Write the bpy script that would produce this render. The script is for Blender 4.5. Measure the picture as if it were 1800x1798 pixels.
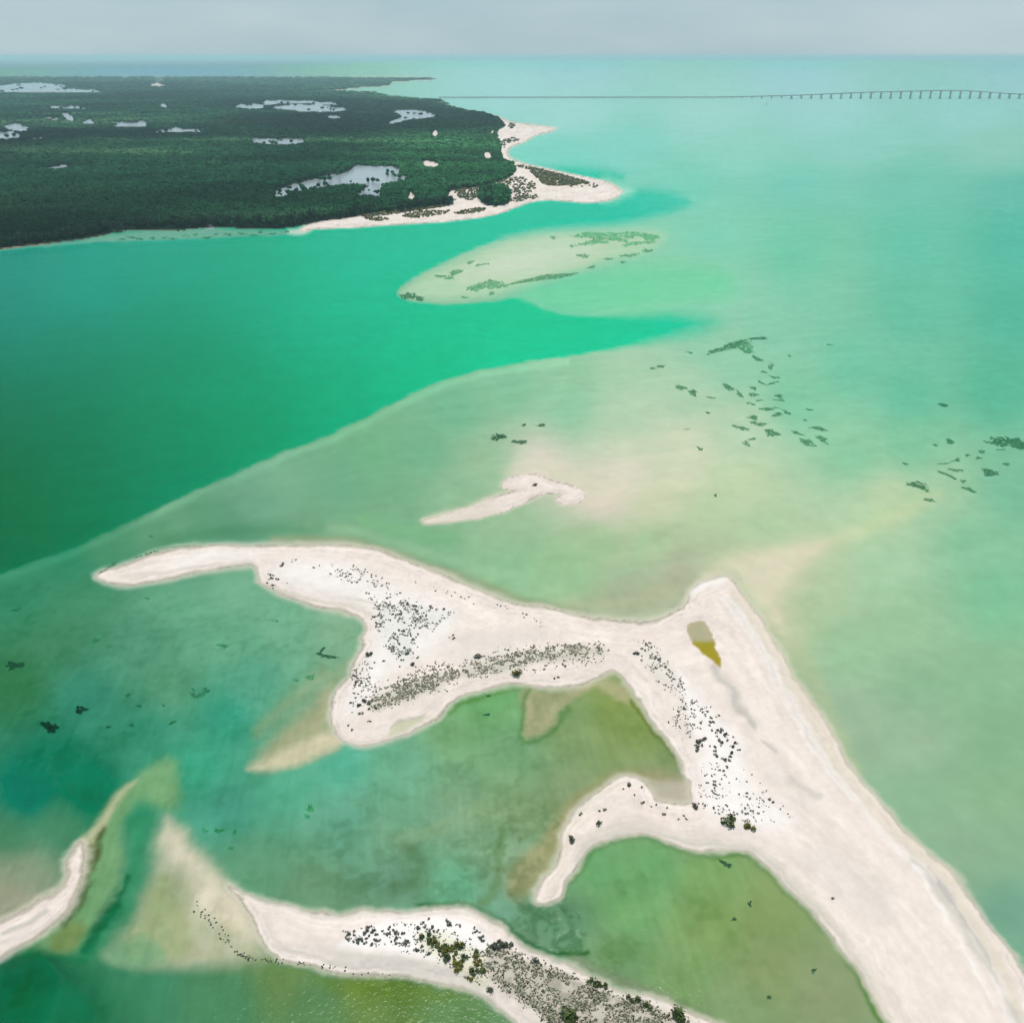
import bpy, math, random
import numpy as np

# ------------------------------------------------------------------ clear
for o in list(bpy.data.objects):
    bpy.data.objects.remove(o)
sc = bpy.context.scene
C = sc.collection
random.seed(7)
rng = np.random.default_rng(11)

# ------------------------------------------------------------------ camera, sky, sun, exposure
CAM_H = 120.0
FPX = 1622.0                                   # focal length in pixels of the 1800 px photograph
HORIZON = 99.0
PITCH = math.atan((899 - HORIZON) / FPX)
cam_d = bpy.data.cameras.new('camera')
cam = bpy.data.objects.new('camera', cam_d)
C.objects.link(cam)
cam.location = (0, 0, CAM_H)
cam.rotation_euler = (math.pi / 2 - PITCH, 0, 0)
cam_d.sensor_width = 36.0
cam_d.lens = 36.0 * FPX / 1800.0
cam_d.clip_start = 1.0
cam_d.clip_end = 400000.0
sc.camera = cam

SUN_EL = math.radians(68)
SUN_AZ = math.radians(-4)                      # measured from +Y (the view) towards +X
SUN_STRENGTH = 4.0
SKY_STRENGTH = 0.085
w = bpy.data.worlds.new('World')
sc.world = w
w.use_nodes = True
nt = w.node_tree
nt.nodes.clear()
sky = nt.nodes.new('ShaderNodeTexSky')
sky.sky_type = 'NISHITA'
sky.sun_disc = False
sky.sun_elevation = SUN_EL
sky.sun_rotation = SUN_AZ
sky.air_density = 1.0
sky.dust_density = 1.0
sky.ozone_density = 3.0
bg = nt.nodes.new('ShaderNodeBackground')
bg.inputs['Strength'].default_value = SKY_STRENGTH
wo = nt.nodes.new('ShaderNodeOutputWorld')
nt.links.new(sky.outputs[0], bg.inputs[0])
# thin high overcast: an even milky veil over the whole dome
veil = nt.nodes.new('ShaderNodeBackground')
veil.inputs[0].default_value = (0.47, 0.60, 0.67, 1)
vtc = nt.nodes.new('ShaderNodeTexCoord')
vmp = nt.nodes.new('ShaderNodeMapping')
vmp.inputs['Scale'].default_value = (2.2, 2.2, 9.0)
vno = nt.nodes.new('ShaderNodeTexNoise')
vno.inputs['Scale'].default_value = 1.6
vno.inputs['Detail'].default_value = 5
vcr = nt.nodes.new('ShaderNodeValToRGB')
vcr.color_ramp.elements[0].position = 0.33
vcr.color_ramp.elements[0].color = (0.37, 0.54, 0.61, 1)
vcr.color_ramp.elements[1].position = 0.68
vcr.color_ramp.elements[1].color = (0.53, 0.67, 0.72, 1)
nt.links.new(vtc.outputs['Generated'], vmp.inputs[0])
nt.links.new(vmp.outputs[0], vno.inputs['Vector'])
nt.links.new(vno.outputs[0], vcr.inputs[0])
nt.links.new(vcr.outputs[0], veil.inputs[0])
veil.inputs[1].default_value = 1.0
vm = nt.nodes.new('ShaderNodeMixShader')
vm.inputs[0].default_value = 0.84
nt.links.new(bg.outputs[0], vm.inputs[1])
nt.links.new(veil.outputs[0], vm.inputs[2])
nt.links.new(vm.outputs[0], wo.inputs[0])

sun_d = bpy.data.lights.new('sun', 'SUN')
sun_d.energy = SUN_STRENGTH
sun_d.angle = math.radians(0.6)
sun_d.color = (1.0, 0.965, 0.91)
sun = bpy.data.objects.new('sun', sun_d)
C.objects.link(sun)
sdir = (math.sin(SUN_AZ) * math.cos(SUN_EL), math.cos(SUN_AZ) * math.cos(SUN_EL), math.sin(SUN_EL))
sun.rotation_euler = (SUN_EL - math.pi / 2, 0, -SUN_AZ)
sun.location = (0, 0, 300)

sc.view_settings.view_transform = 'Standard'
sc.view_settings.look = 'None'
sc.view_settings.exposure = 0.0
sc.view_settings.gamma = 1.0
sc.render.engine = 'CYCLES'
sc.cycles.use_denoising = True
sc.cycles.max_bounces = 6
sc.cycles.adaptive_threshold = 0.03
sc.cycles.transparent_max_bounces = 12
sc.cycles.sample_clamp_indirect = 4.0

# ------------------------------------------------------------------ optics of the place
ABS = np.array([1.6, 0.090, 0.150])            # water absorption per metre
HAZE_SIG = 9.0e-5
K_LIGHT = 1.42                                 # what a white horizontal surface shows
A_HAZE = np.array([0.33, 0.55, 0.60])
REFL = 0.03

def lin(c):
    c = np.asarray(c, float) / 255.0
    return np.where(c <= 0.04045, c / 12.92, ((c + 0.055) / 1.055) ** 2.4)

# ------------------------------------------------------------------ helpers: pixels of the survey photograph -> ground
sp, cp = math.sin(PITCH), math.cos(PITCH)
def ray(px, py):
    a = (np.asarray(px, float) - 900) / FPX
    b = -(np.asarray(py, float) - 899) / FPX
    # right=(1,0,0) up=(0,sp,cp) fwd=(0,cp,-sp)
    return a, cp + b * sp, -sp + b * cp
def ground(px, py, z=0.0):
    dx, dy, dz = ray(px, py)
    t = (z - CAM_H) / np.minimum(dz, -1e-5)
    return dx * t, dy * t
def to_px(x, y, z):
    dz = z - CAM_H
    f = y * cp - dz * sp
    u = y * sp + dz * cp
    return 900 + FPX * x / f, 899 - FPX * u / f
def mpp(py):                                   # metres per photo pixel across, at a ground row
    x0, y0 = ground(900, py); x1, _ = ground(901, py)
    return float(x1 - x0)

def smooth(a, b, x):
    t = np.clip((x - a) / (b - a), 0, 1)
    return t * t * (3 - 2 * t)

_T = rng.random((256, 256))
def vnoise(x, y):
    xi = np.floor(x).astype(np.int64); yi = np.floor(y).astype(np.int64)
    fx = x - xi; fy = y - yi
    fx = fx * fx * (3 - 2 * fx); fy = fy * fy * (3 - 2 * fy)
    a = _T[xi & 255, yi & 255]; b = _T[(xi + 1) & 255, yi & 255]
    c = _T[xi & 255, (yi + 1) & 255]; d = _T[(xi + 1) & 255, (yi + 1) & 255]
    return (a * (1 - fx) + b * fx) * (1 - fy) + (c * (1 - fx) + d * fx) * fy
def fbm(x, y, n=4):
    s = 0; a = 0.5; t = 0
    for i in range(n):
        s = s + a * vnoise(x + 17.3 * i, y + 9.1 * i); t += a
        x = x * 2.03; y = y * 2.03; a *= 0.5
    return s / t                               # 0..1, mean .5

def spline(pts, closed=True, n=4):
    P = np.array(pts, float); out = []
    N = len(P)
    rngi = range(N) if closed else range(N - 1)
    for i in rngi:
        if closed:
            p0, p1, p2, p3 = P[i - 1], P[i], P[(i + 1) % N], P[(i + 2) % N]
        else:
            p0, p1, p2, p3 = P[max(i - 1, 0)], P[i], P[i + 1], P[min(i + 2, N - 1)]
        for k in range(n):
            t = k / n
            out.append(0.5 * ((2 * p1) + (-p0 + p2) * t + (2 * p0 - 5 * p1 + 4 * p2 - p3) * t * t + (-p0 + 3 * p1 - 3 * p2 + p3) * t ** 3))
    if not closed: out.append(P[-1])
    return np.array(out)

def inside(px, py, P):
    r = np.zeros(px.shape, bool)
    x0, y0 = P[:, 0], P[:, 1]; x1, y1 = np.roll(x0, -1), np.roll(y0, -1)
    for a, b, c, d in zip(x0, y0, x1, y1):
        if b == d: continue
        cond = ((b > py) != (d > py))
        r ^= cond & (px < (c - a) * (py - b) / (d - b) + a)
    return r
def seg_dist(px, py, P, closed=True):
    best = np.full(px.shape, 1e9)
    n = len(P)
    for i in range(n if closed else n - 1):
        a = P[i]; b = P[(i + 1) % n]
        d = b - a; l = max(d @ d, 1e-9)
        t = np.clip(((px - a[0]) * d[0] + (py - a[1]) * d[1]) / l, 0, 1)
        q = (px - a[0] - t * d[0]) ** 2 + (py - a[1] - t * d[1]) ** 2
        best = np.minimum(best, q)
    return np.sqrt(best)

# ------------------------------------------------------------------ terrain survey grid
cols = np.concatenate([np.arange(-420, -20, 16.0), np.arange(-20, 1822, 2.4), np.arange(1824, 2240, 16.0)])
rows = np.concatenate([np.arange(2150, 1822, -12.0), np.arange(1820, 108, -2.4), [107.0, 105.8, 104.8, 104.0]])
PX, PY = np.meshgrid(cols, rows)
GX, GY = ground(PX, PY)
SH = PX.shape
_dx, _dy, _dz = ray(PX, PY)
SINV = -_dz / np.sqrt(_dx ** 2 + _dy ** 2 + _dz ** 2)      # sine of the depression angle
DIST = CAM_H / SINV

MPP = DIST * cp / FPX * 1.0
def _wn(sc_, k): return fbm(GX / sc_ + k, GY / sc_ - k, 3) - 0.5
_ax = 2.6 * _wn(11.0, 3.1) + 1.3 * _wn(3.2, 7.7) + 0.55 * _wn(1.0, 1.9)
_ay = 2.6 * _wn(11.0, 23.4) + 1.3 * _wn(3.2, 31.2) + 0.55 * _wn(1.0, 47.0)
# shores wander by a metre or so about the surveyed lines
QX = PX + np.clip(_ax / MPP, -14, 14)
QY = PY + np.clip(_ay * SINV / MPP, -14, 14)
def sdf(P, margin=80, closed=True):
    """signed distance (photo px, + inside), far value where outside the box"""
    out = np.full(SH, -1e3)
    x0, y0 = P.min(0) - margin; x1, y1 = P.max(0) + margin
    ci = np.where((cols >= x0) & (cols <= x1))[0]; ri = np.where((rows >= y0) & (rows <= y1))[0]
    if len(ci) == 0 or len(ri) == 0: return out
    s = np.s_[ri[0]:ri[-1] + 1, ci[0]:ci[-1] + 1]
    d = seg_dist(QX[s], QY[s], P, closed)
    if closed:
        out[s] = np.where(inside(QX[s], QY[s], P), d, -d)
    else:
        out[s] = -d
    return out

# ------------------------------------------------------------------ outlines
SPIT = spline([(168,1017),(180,1005),(205,998),(233,986),(260,975),(290,967),(333,961),(383,958),(433,957),(500,957),(560,958),(623,960),(673,968),(723,987),(773,1007),(823,1027),(873,1047),(923,1063),(973,1073),(1023,1082),(1073,1088),(1123,1091),(1158,1087),(1189,1075),(1211,1058),(1209,1044),(1221,1030),(1240,1021),(1263,1013),(1283,1015),(1298,1032),(1314,1056),(1333,1078),(1349,1102),(1372,1145),(1396,1188),(1421,1231),(1452,1277),(1483,1320),(1514,1363),(1542,1400),(1586,1450),(1633,1496),(1674,1533),(1713,1580),(1748,1631),(1779,1681),(1804,1725),(1845,1810),(1880,1900),(1920,2000),
 (1640,2000),(1605,1900),(1567,1798),(1547,1759),(1524,1720),(1501,1685),(1473,1658),(1431,1611),(1396,1572),(1364,1537),(1333,1512),(1310,1499),(1283,1496),(1256,1498),(1217,1494),(1186,1485),(1151,1471),(1110,1466),(1080,1471),(1055,1483),(1033,1500),(1012,1524),(995,1547),(982,1573),(965,1590),(945,1588),(940,1576),(948,1556),(966,1530),(980,1500),(987,1462),(1003,1430),(1033,1403),(1060,1380),(1080,1366),(1100,1363),(1125,1371),(1140,1386),(1147,1404),(1180,1411),(1211,1412),(1212,1395),(1204,1363),(1193,1336),(1170,1297),(1143,1262),(1123,1231),(1100,1205),(1087,1187),(1075,1181),(1053,1190),(1033,1200),(1007,1208),(973,1210),(940,1207),(907,1203),(873,1207),(840,1215),(807,1228),(787,1247),(767,1265),(735,1282),(700,1300),(650,1313),(617,1307),(593,1297),(582,1277),(580,1253),(587,1223),(603,1197),(620,1167),(632,1140),(635,1107),(623,1087),(600,1075),(567,1070),(530,1058),(490,1045),(467,1034),(452,1013),(440,997),(417,996),(383,1000),(350,1004),(317,1010),(283,1018),(250,1024),(217,1029),(187,1026)], n=3)
ISLE = spline([(403,1553),(433,1570),(467,1583),(507,1593),(540,1602),(580,1607),(615,1604),(660,1602),(710,1600),(743,1594),(777,1594),(820,1600),(850,1608),(877,1623),(903,1647),(927,1667),(960,1683),(993,1697),(1027,1707),(1060,1720),(1093,1737),(1139,1750),(1178,1763),(1217,1778),(1256,1798),(1330,1840),(1420,1900),(1560,2000),(1060,2000),(985,1890),(940,1830),(907,1798),(887,1777),(860,1757),(827,1743),(777,1731),(727,1723),(677,1717),(627,1710),(580,1701),(533,1690),(490,1682),(462,1660),(448,1625),(428,1590)], n=3)
WSPIT = spline([(-120,1660),(-50,1633),(0,1612),(33,1597),(67,1580),(97,1566),(113,1546),(123,1520),(134,1497),(146,1482),(156,1490),(152,1515),(142,1548),(127,1583),(110,1608),(83,1634),(50,1655),(0,1681),(-60,1705),(-120,1722)], n=3)
BAR = spline([(745,916),(773,909),(814,895),(854,880),(898,868),(922,861),(904,861),(884,857),(881,848),(895,840),(929,837),(954,840),(985,850),(1014,860),(1027,870),(1024,879),(1007,886),(987,887),(979,880),(992,872),(979,867),(958,868),(929,879),(882,896),(836,909),(789,917)], n=3)
BEACH = spline([(526,407),(551,403),(617,401),(694,395),(772,391),(842,383),(889,372),(928,357),(967,352),(1025,357),(1064,354),(1087,345),(1093,336),(1076,324),(1045,314),(1006,306),(967,298),(928,290),(905,282),(893,273),(897,259),(920,251),(940,239),(978,228),(967,224),(928,219),(897,215),(877,206),(850,206),(850,250),(830,320),(700,360),(628,378),(545,393)], n=2)
LAND = np.array([(-420,470),(-60,444),(0,438),(60,431),(130,423),(190,413),(200,407),(265,405),(330,404),(362,400),(368,391),(376,400),(440,403),(500,402),(545,395),(628,388),(700,383),(800,370),(880,340),(900,300),(890,282),(884,270),(886,255),(878,243),(878,232),(892,222),(877,207),(850,200),(823,196),(807,192),(792,188),(772,176),(757,176),(718,172),(683,170),(656,163),(628,163),(555,162),(600,158),(624,155),(683,151),(687,145),(740,141),(772,139.5),(760,137.5),(600,136),(300,135.5),(0,135.5),(-420,136)], float)

FOREST = np.array([(-420,468),(-60,442),(0,436),(60,429),(130,421),(190,411),(200,405),(265,403),(330,402),(362,398),(368,389),(376,398),(440,401),(500,400),(545,391),(600,385),(640,378),(703,373),(760,366),(795,360),(806,346),(800,336),(845,329),(872,322),(898,312),(907,302),(903,290),(885,282),(880,270),(881,255),(875,243),(873,232),(888,222),(875,206),(850,199),(823,195),(807,191),(792,187),(772,175),(757,175),(718,171),(683,169),(656,162),(628,162),(555,161),(600,157),(624,154),(683,150.5),(687,144.5),(740,140.5),(770,139),(760,137.5),(600,136),(300,135.5),(0,135.5),(-420,136)], float)
GROVE = spline([(842,340),(858,333),(880,332),(895,340),(897,354),(885,362),(862,363),(846,357)], n=3)

PONDS = [spline(p, n=2) for p in [
 [(-60,156),(0,152),(30,147.5),(70,147),(100,148.5),(117,152),(107,156),(143,158),(180,161),(133,163),(50,163),(0,161),(-60,161)],
 [(5,224),(22,218),(45,219),(50,227),(35,231),(15,226)],[(-30,233),(0,233),(25,234),(37,240),(15,243),(-30,241)],
 [(67,189),(100,187.5),(163,189),(120,190.5)],[(78,208),(102,206.5),(100,211),(85,210)],[(107,200),(118,200),(128,206),(130,213),(118,211),(112,206)],
 [(143,214),(158,210),(167,217),(155,218)],[(198,219),(215,215),(235,217),(250,213),(259,217),(258,222),(230,223),(205,222)],
 [(243,231),(300,228),(310,224),(325,228),(368,229),(340,231.5),(290,232)],[(279,186),(290,182),(294,187),(288,189)],
 [(58,292),(90,294),(110,291),(128,288),(112,295),(85,296)],[(50,244),(70,241),(90,239),(72,243)],
 [(413,187),(435,183),(462,185),(462,190),(436,191)],[(464,185),(470,178),(500,177),(545,178.5),(588,182),(590,184),(545,182),(500,181)],[(478,189),(510,186),(560,185.5),(600,190),(610,194),(565,197),(510,194)],
 [(437,247),(470,244),(530,245),(532,250),(500,254),(460,252)],
 [(478,341),(500,330),(530,321),(565,313),(590,306),(612,303),(628,291),(660,294),(690,293),(706,302),(690,308),(728,311),(700,318),(672,323),(668,345),(640,340),(618,350),(636,335),(650,326),(620,322),(575,327),(530,334),(495,344)],
 [(679,217),(696,211),(708,204),(691,196),(712,194),(735,195),(768,203),(745,208),(720,210),(700,215)],
 [(573,205),(590,204),(600,206.5),(585,208)],[(500,250),(505,249),(506,252)],
 [(360,401),(365,396),(367.5,388),(371,396),(378,401)]]]
CLEAR = [spline(p, n=2) for p in [[(716,346),(720,338),(728,344),(730,349),(722,351)],[(742,285),(755,284),(772,290),(760,294),(745,290)],[(850,274),(853,268),(862,270),(864,277),(856,279)],[(758,236),(765,230),(771,232),(766,240)],
 [(262,150),(275,147),(290,149),(280,152)],[(862,232),(868,230),(866,235)],[(785,341),(800,335),(812,338),(808,348),(797,350)]]]
FAR_SHORE = np.array([(612,126.3),(660,125.6),(722,126.2),(690,127.6),(640,127.6)], float)

CHANNEL = spline([(-500,1120),(-200,1060),(0,1010),(60,990),(130,963),(200,930),(280,893),(350,860),(420,830),(500,795),(580,763),(650,731),(700,703),(760,677),(820,657),(900,641),(1000,628),(1100,613),(1180,600),(1240,583),(1268,566),(1235,552),(1180,546),(1120,552),(1040,556),(970,548),(930,530),(905,522),(870,528),(820,532),(760,533),(715,528),(700,514),(725,492),(790,458),(850,432),(920,412),(1000,402),(1080,398),(1150,385),(1220,360),(1180,335),(1105,325),(1080,300),(900,300),(600,380),(300,395),(0,420),(-500,460)], n=3)

# ------------------------------------------------------------------ water appearance survey: (x, y, r, g, b) as seen, vignette falloff at left kept in the colours
DEEP = [(0,470,0,142,112),(0,560,0,135,95),(0,700,0,115,70),(0,820,0,105,50),(0,960,0,104,55),(60,900,0,114,60),(150,900,0,122,72),(150,500,0,160,130),(300,470,0,165,135),(300,600,0,140,100),(300,720,0,140,95),(300,830,10,142,98),(450,750,0,150,105),(450,520,0,168,138),(600,450,0,184,154),(600,560,0,175,135),(600,680,0,170,125),(750,430,0,190,160),(750,560,0,190,145),(750,640,0,185,135),(900,600,0,195,145),(900,560,0,198,150),(1000,575,0,195,148),(1150,565,0,198,152),(1230,565,25,198,155),(900,395,0,190,160),(1000,375,20,195,165),(1100,365,50,200,170),(1180,350,80,198,172),(640,510,0,185,150),(150,620,0,128,88),(400,640,0,150,110),(150,760,0,118,72)]
SHELF = [(1250,200,150,210,198),(1450,200,148,208,200),(1700,200,140,205,195),(1000,200,150,212,200),(1100,260,125,208,190),(1300,270,135,208,188),(1500,260,135,205,188),(1750,260,135,200,180),(1200,330,115,205,180),(1400,330,115,200,178),(1600,330,110,195,172),(1780,340,100,190,168),(1250,420,120,205,175),(1400,450,110,200,165),(1600,430,100,195,165),(1780,430,85,188,160),(1250,500,130,205,165),(1450,530,125,198,160),(1350,570,130,200,162),(1600,540,100,192,155),(1780,550,85,185,150),(1000,310,105,208,185),(960,270,120,210,190),(900,150,150,210,205),(1400,140,150,205,205),(1000,120,150,205,205),(1800,130,145,200,200),(300,115,120,175,185),
(1000,520,110,203,160),(1100,520,125,205,160),(1180,480,135,205,165),
(1250,600,140,198,160),(1100,640,160,200,160),(1000,660,140,195,150),(900,680,125,190,145),(800,720,115,185,140),(1000,720,140,198,155),(1100,740,170,205,165),(1200,700,165,202,163),(1300,640,140,200,160),(1200,780,200,208,172),(1100,790,195,208,170),(1300,760,175,205,165),(1400,700,125,198,155),(1500,640,110,195,155),(1600,700,100,190,150),(1750,680,90,185,145),(1500,800,135,198,152),(1600,780,125,195,150),(1780,860,120,188,148),(1700,950,135,192,150),(1650,880,160,200,155),(1500,920,175,203,160),(1560,880,185,205,160),
(1300,850,185,205,160),(1200,840,200,208,170),(1100,830,215,207,182),(950,812,212,207,183),(1060,880,218,203,182),(1150,880,200,205,165),(1250,900,178,203,155),(1350,930,172,200,155),(1150,950,165,192,145),(1250,960,175,190,150),(1200,1010,170,175,145),(1100,1040,160,175,140),(1000,1000,150,190,140),(900,980,140,188,140),(1050,950,155,190,140),(900,940,150,185,140),(700,900,120,175,130),(800,860,140,185,140),(850,810,150,190,145),(750,800,115,180,135),(650,800,115,180,130),(600,850,110,172,130),(500,860,120,175,135),(450,880,110,165,130),(350,920,95,155,115),(300,900,115,170,130),(280,940,90,150,110),(200,960,75,145,105),(120,990,55,140,100),(400,935,90,150,115),(550,920,115,165,125),(650,935,120,170,125),(750,960,125,175,130),
(1400,1000,190,195,160),(1400,1080,165,190,145),(1450,1000,175,198,155),(1550,1000,160,198,155),(1600,1100,150,190,145),(1750,1050,125,190,145),(1500,1150,150,190,145),(1600,1200,140,182,140),(1750,1200,140,185,140),(1500,1250,150,180,145),(1600,1300,150,182,145),(1750,1300,135,178,135),(1600,1400,140,180,140),(1750,1400,140,180,135),(1700,1500,135,172,135),(1780,1600,115,165,135),(1790,1480,140,178,138),(1850,1750,110,165,130),
(30,1050,45,135,95),(150,1060,60,140,100),(300,1060,85,160,120),(420,1040,100,170,130),(500,1100,100,170,130),(600,1100,115,170,130),(400,1130,85,160,120),(250,1130,70,145,110),(100,1130,55,130,90),(30,1200,45,120,75),(150,1230,45,135,105),(300,1200,75,150,110),(450,1200,75,160,125),(540,1230,95,160,120),(400,1260,45,155,120),(250,1290,45,140,105),(100,1330,25,125,90),(50,1400,0,115,80),(150,1390,5,120,85),(20,1470,55,130,90),(100,1450,60,135,95),(40,1540,120,150,115),(20,1570,150,160,130),(350,1350,50,160,120),(400,1420,60,150,120),(500,1380,70,165,125),(600,1340,75,168,125),(700,1350,110,165,120),(800,1280,115,165,110),(860,1240,110,170,105),(900,1320,120,160,105),(1000,1280,125,156,100),(1080,1240,124,148,78),(1120,1290,130,154,84),(1100,1340,128,154,98),(1180,1340,118,148,86),(600,1450,90,155,115),(700,1450,115,160,115),(800,1430,125,160,115),(850,1480,120,155,105),(900,1420,125,150,95),(700,1550,105,145,105),(550,1560,90,145,105),(450,1530,85,150,110),(800,1560,100,165,115),(880,1600,110,155,115),(900,1540,130,155,110),(1000,1400,132,155,110),(1180,1390,180,175,155),
(1050,1530,105,165,105),(1150,1520,110,168,105),(1250,1540,120,160,95),(1100,1600,110,165,100),(1250,1620,125,158,92),(1350,1600,130,155,95),(1200,1700,118,155,95),(1350,1700,135,155,100),(1450,1740,138,155,110),(1300,1780,125,155,105),(1080,1680,110,150,100),(950,1640,110,150,115),(1000,1620,100,145,105),
(50,1740,15,110,70),(150,1760,30,115,75),(20,1710,0,105,60),(250,1740,50,130,90),(400,1760,60,130,85),(550,1760,75,130,80),(700,1760,90,125,65),(800,1770,100,140,85),(650,1735,110,140,70),(500,1725,90,135,75)]

def idw(pts, px, py, p=3.2, core=400.0):
    num = np.zeros(px.shape + (3,)); den = np.zeros(px.shape)
    for x, y, r, g, b in pts:
        ysc = 1.0 if y > 420 else 1.8
        d2 = (px - x) ** 2 + ((py - y) * ysc) ** 2 + core
        wt = d2 ** (-p / 2)
        if r <= 4 and x < 450:
            g += 5 * (1 - x / 450); b += 26 * (1 - x / 450)
        if 20 < r and x < 620 and y > 1035:
            r += 13; g += 3; b += 4
        if 600 <= x < 1000 and 1290 < y < 1620:
            r -= 2; g += 6; b += 13
        if r > 4:
            g0 = (r + g + b) / 3.0; r, g, b = [c_ + 0.10 * (g0 - c_) for c_ in (r, g, b)]
            r += 5; b += 7 if y > 450 else 3; g += 2 if y > 900 else 0
        num += wt[..., None] * lin((r, g, b)); den += wt
    return num / den[..., None]

# coarse evaluation then bilinear resampling
cx = np.arange(-440, 2260, 8.0); cy = np.arange(88, 2170, 8.0)
CX, CY = np.meshgrid(cx, cy)
def resample(F):
    u = np.clip((PX - cx[0]) / 8.0, 0, len(cx) - 1.001); v = np.clip((PY - cy[0]) / 8.0, 0, len(cy) - 1.001)
    ui = u.astype(int); vi = v.astype(int); fu = (u - ui)[..., None]; fv = (v - vi)[..., None]
    return (F[vi, ui] * (1 - fu) + F[vi, ui + 1] * fu) * (1 - fv) + (F[vi + 1, ui] * (1 - fu) + F[vi + 1, ui + 1] * fu) * fv
T_deep = resample(idw(DEEP, CX, CY, 3.0, 9000.0))
T_shelf = resample(idw(SHELF, CX, CY, 3.4, 900.0))

WEED2 = fbm(GX / 1.6 + 8, GY / 1.6 + 3, 5)
RIDGE = 1 - np.abs(2 * fbm(GX / 5.0 + 61, GY / 5.0 + 7, 5) - 1)
# soft warp so that traced edges are not ruler-clean
WN = fbm(GX / 9.0, GY / 9.0, 3) - 0.5
WN2 = fbm(GX / 2.5 + 50, GY / 2.5, 3) - 0.5
WL = fbm(GX / 45.0 + 9, GY / 45.0, 4) - 0.5

sd_ch = sdf(CHANNEL, 90) + WN * 6
# edge softness of the channel: crisp along its southern shelf edge, soft in the east
soft = np.where(PX > 1050, np.interp(PX, [1050, 1250], [6, 40]), 5.0)
soft = np.where(PY < 420, 16, soft)
m_ch = smooth(-0.6, 1.0, sd_ch / soft)[..., None]
T = T_shelf * (1 - m_ch) + T_deep * m_ch
# pale lip along the shelf edge
lip = np.exp(-((sd_ch + 9) / 7.0) ** 2) * (PX < 1000) * (PY > 600)
T = T * (1 + 0.16 * lip[..., None])

def blotch(pts, col, soft_out, soft_in, amt=1.0, n=3, warp=8.0):
    """a shoal or a weedy stretch of seabed with a soft rim"""
    global T
    s = sdf(spline(pts, n=n), soft_out + 40) + WN * warp
    m = (smooth(-soft_out, soft_in, s) * amt)[..., None]
    T = T * (1 - m) + lin(col) * m
def stroke(pts, col, width, amt=1.0, warp=4.0):
    global T
    s = -sdf(spline(pts, closed=False, n=5), width * 3 + 30, closed=False) + WN * warp
    m = (np.exp(-(np.maximum(s, 0) / width) ** 2) * amt)[..., None]
    T = T * (1 - m) + lin(col) * m

def mottle(pts, col, soft, amt, lo=.44, hi=.58, ridge=False):
    """broken weed over a stretch of bottom"""
    global T
    s = sdf(spline(pts, n=3), soft + 40)
    m = smooth(-soft, soft, s) * amt * 0.5 * (smooth(.80, .97, RIDGE) if ridge else smooth(lo, hi, WEED2))
    T = T * (1 - m[..., None]) + lin(col) * m[..., None]
# sandbank with weed east of the channel mouth, and the paler bank beyond it
blotch([(905,518),(960,546),(1050,556),(1140,546),(1210,535),(1290,520),(1280,480),(1180,460),(1050,480),(960,495)], (118,204,160), 22, 30, 0.8)
blotch([(703,516),(728,492),(790,461),(850,437),(920,417),(1000,408),(1090,405),(1165,409),(1148,440),(1060,465),(985,488),(880,516),(820,527),(745,527)], (180,206,174), 12, 18, 0.95, warp=5)
blotch([(800,490),(850,452),(920,427),(1000,418),(1060,430),(1040,456),(970,476),(880,496)], (206,209,188), 16, 28, 0.95, warp=5)
# pink shoals round the little hooked bar
blotch([(893,842),(888,822),(930,806),(1000,812),(1060,838),(1110,862),(1100,884),(1030,888),(960,850)], (214,206,184), 14, 30, 0.9)
blotch([(735,916),(800,890),(870,868),(920,860),(900,880),(850,905),(790,920)], (196,196,170), 8, 10, 0.8)
# shoal north of the spit's elbow
blotch([(1430,955),(1500,918),(1580,880),(1640,862),(1620,890),(1560,925),(1500,955),(1450,970)], (186,206,162), 16, 24, 0.7)
blotch([(960,1070),(1080,1078),(1150,1070),(1200,1040),(1215,1010),(1180,1000),(1100,1040),(1000,1050)], (178,178,150), 14, 26, 0.75)
blotch([(1335,1080),(1370,1140),(1420,1230),(1500,1350),(1520,1350),(1470,1260),(1420,1150),(1370,1070)], (176,184,150), 14, 14, 0.6)
blotch([(1225,1020),(1262,975),(1320,955),(1430,945),(1520,925),(1480,965),(1420,1000),(1400,1060),(1420,1120),(1370,1130),(1330,1060),(1290,1010)], (206,202,174), 22, 34, 0.7)
blotch([(1206,1062),(1214,1036),(1236,1004),(1262,985),(1310,969),(1400,956),(1470,945),(1560,905),(1650,862),(1640,890),(1540,935),(1450,965),(1390,990),(1370,1040),(1360,1090),(1330,1070),(1290,1015),(1250,1015)], (204,206,172), 14, 26, 0.6, warp=6)
blotch([(1208,1056),(1216,1034),(1238,1004),(1264,986),(1312,970),(1400,956),(1470,947),(1440,985),(1395,1010),(1378,1060),(1385,1115),(1345,1085),(1290,1015),(1250,1015)], (216,206,184), 9, 24, 0.85, warp=6)
# turbid rim north of the spit
stroke([(480,948),(560,950),(640,955),(700,972),(780,1003),(860,1034),(940,1060),(1030,1076)], (150,160,128), 8, 0.8)
stroke([(540,925),(640,938),(740,968),(850,1003),(960,1018),(1060,1014),(1115,990),(1128,950)], (164,197,160), 9, 0.35, 6)
stroke([(640,915),(720,935),(800,945)], (125,178,130), 14, 0.5, 6)
stroke([(290,950),(360,938),(450,930),(560,928)], (84,140,105), 12, 0.5, 6)
stroke([(340,888),(300,910),(285,945)], (92,148,112), 12, 0.4, 6)
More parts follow.
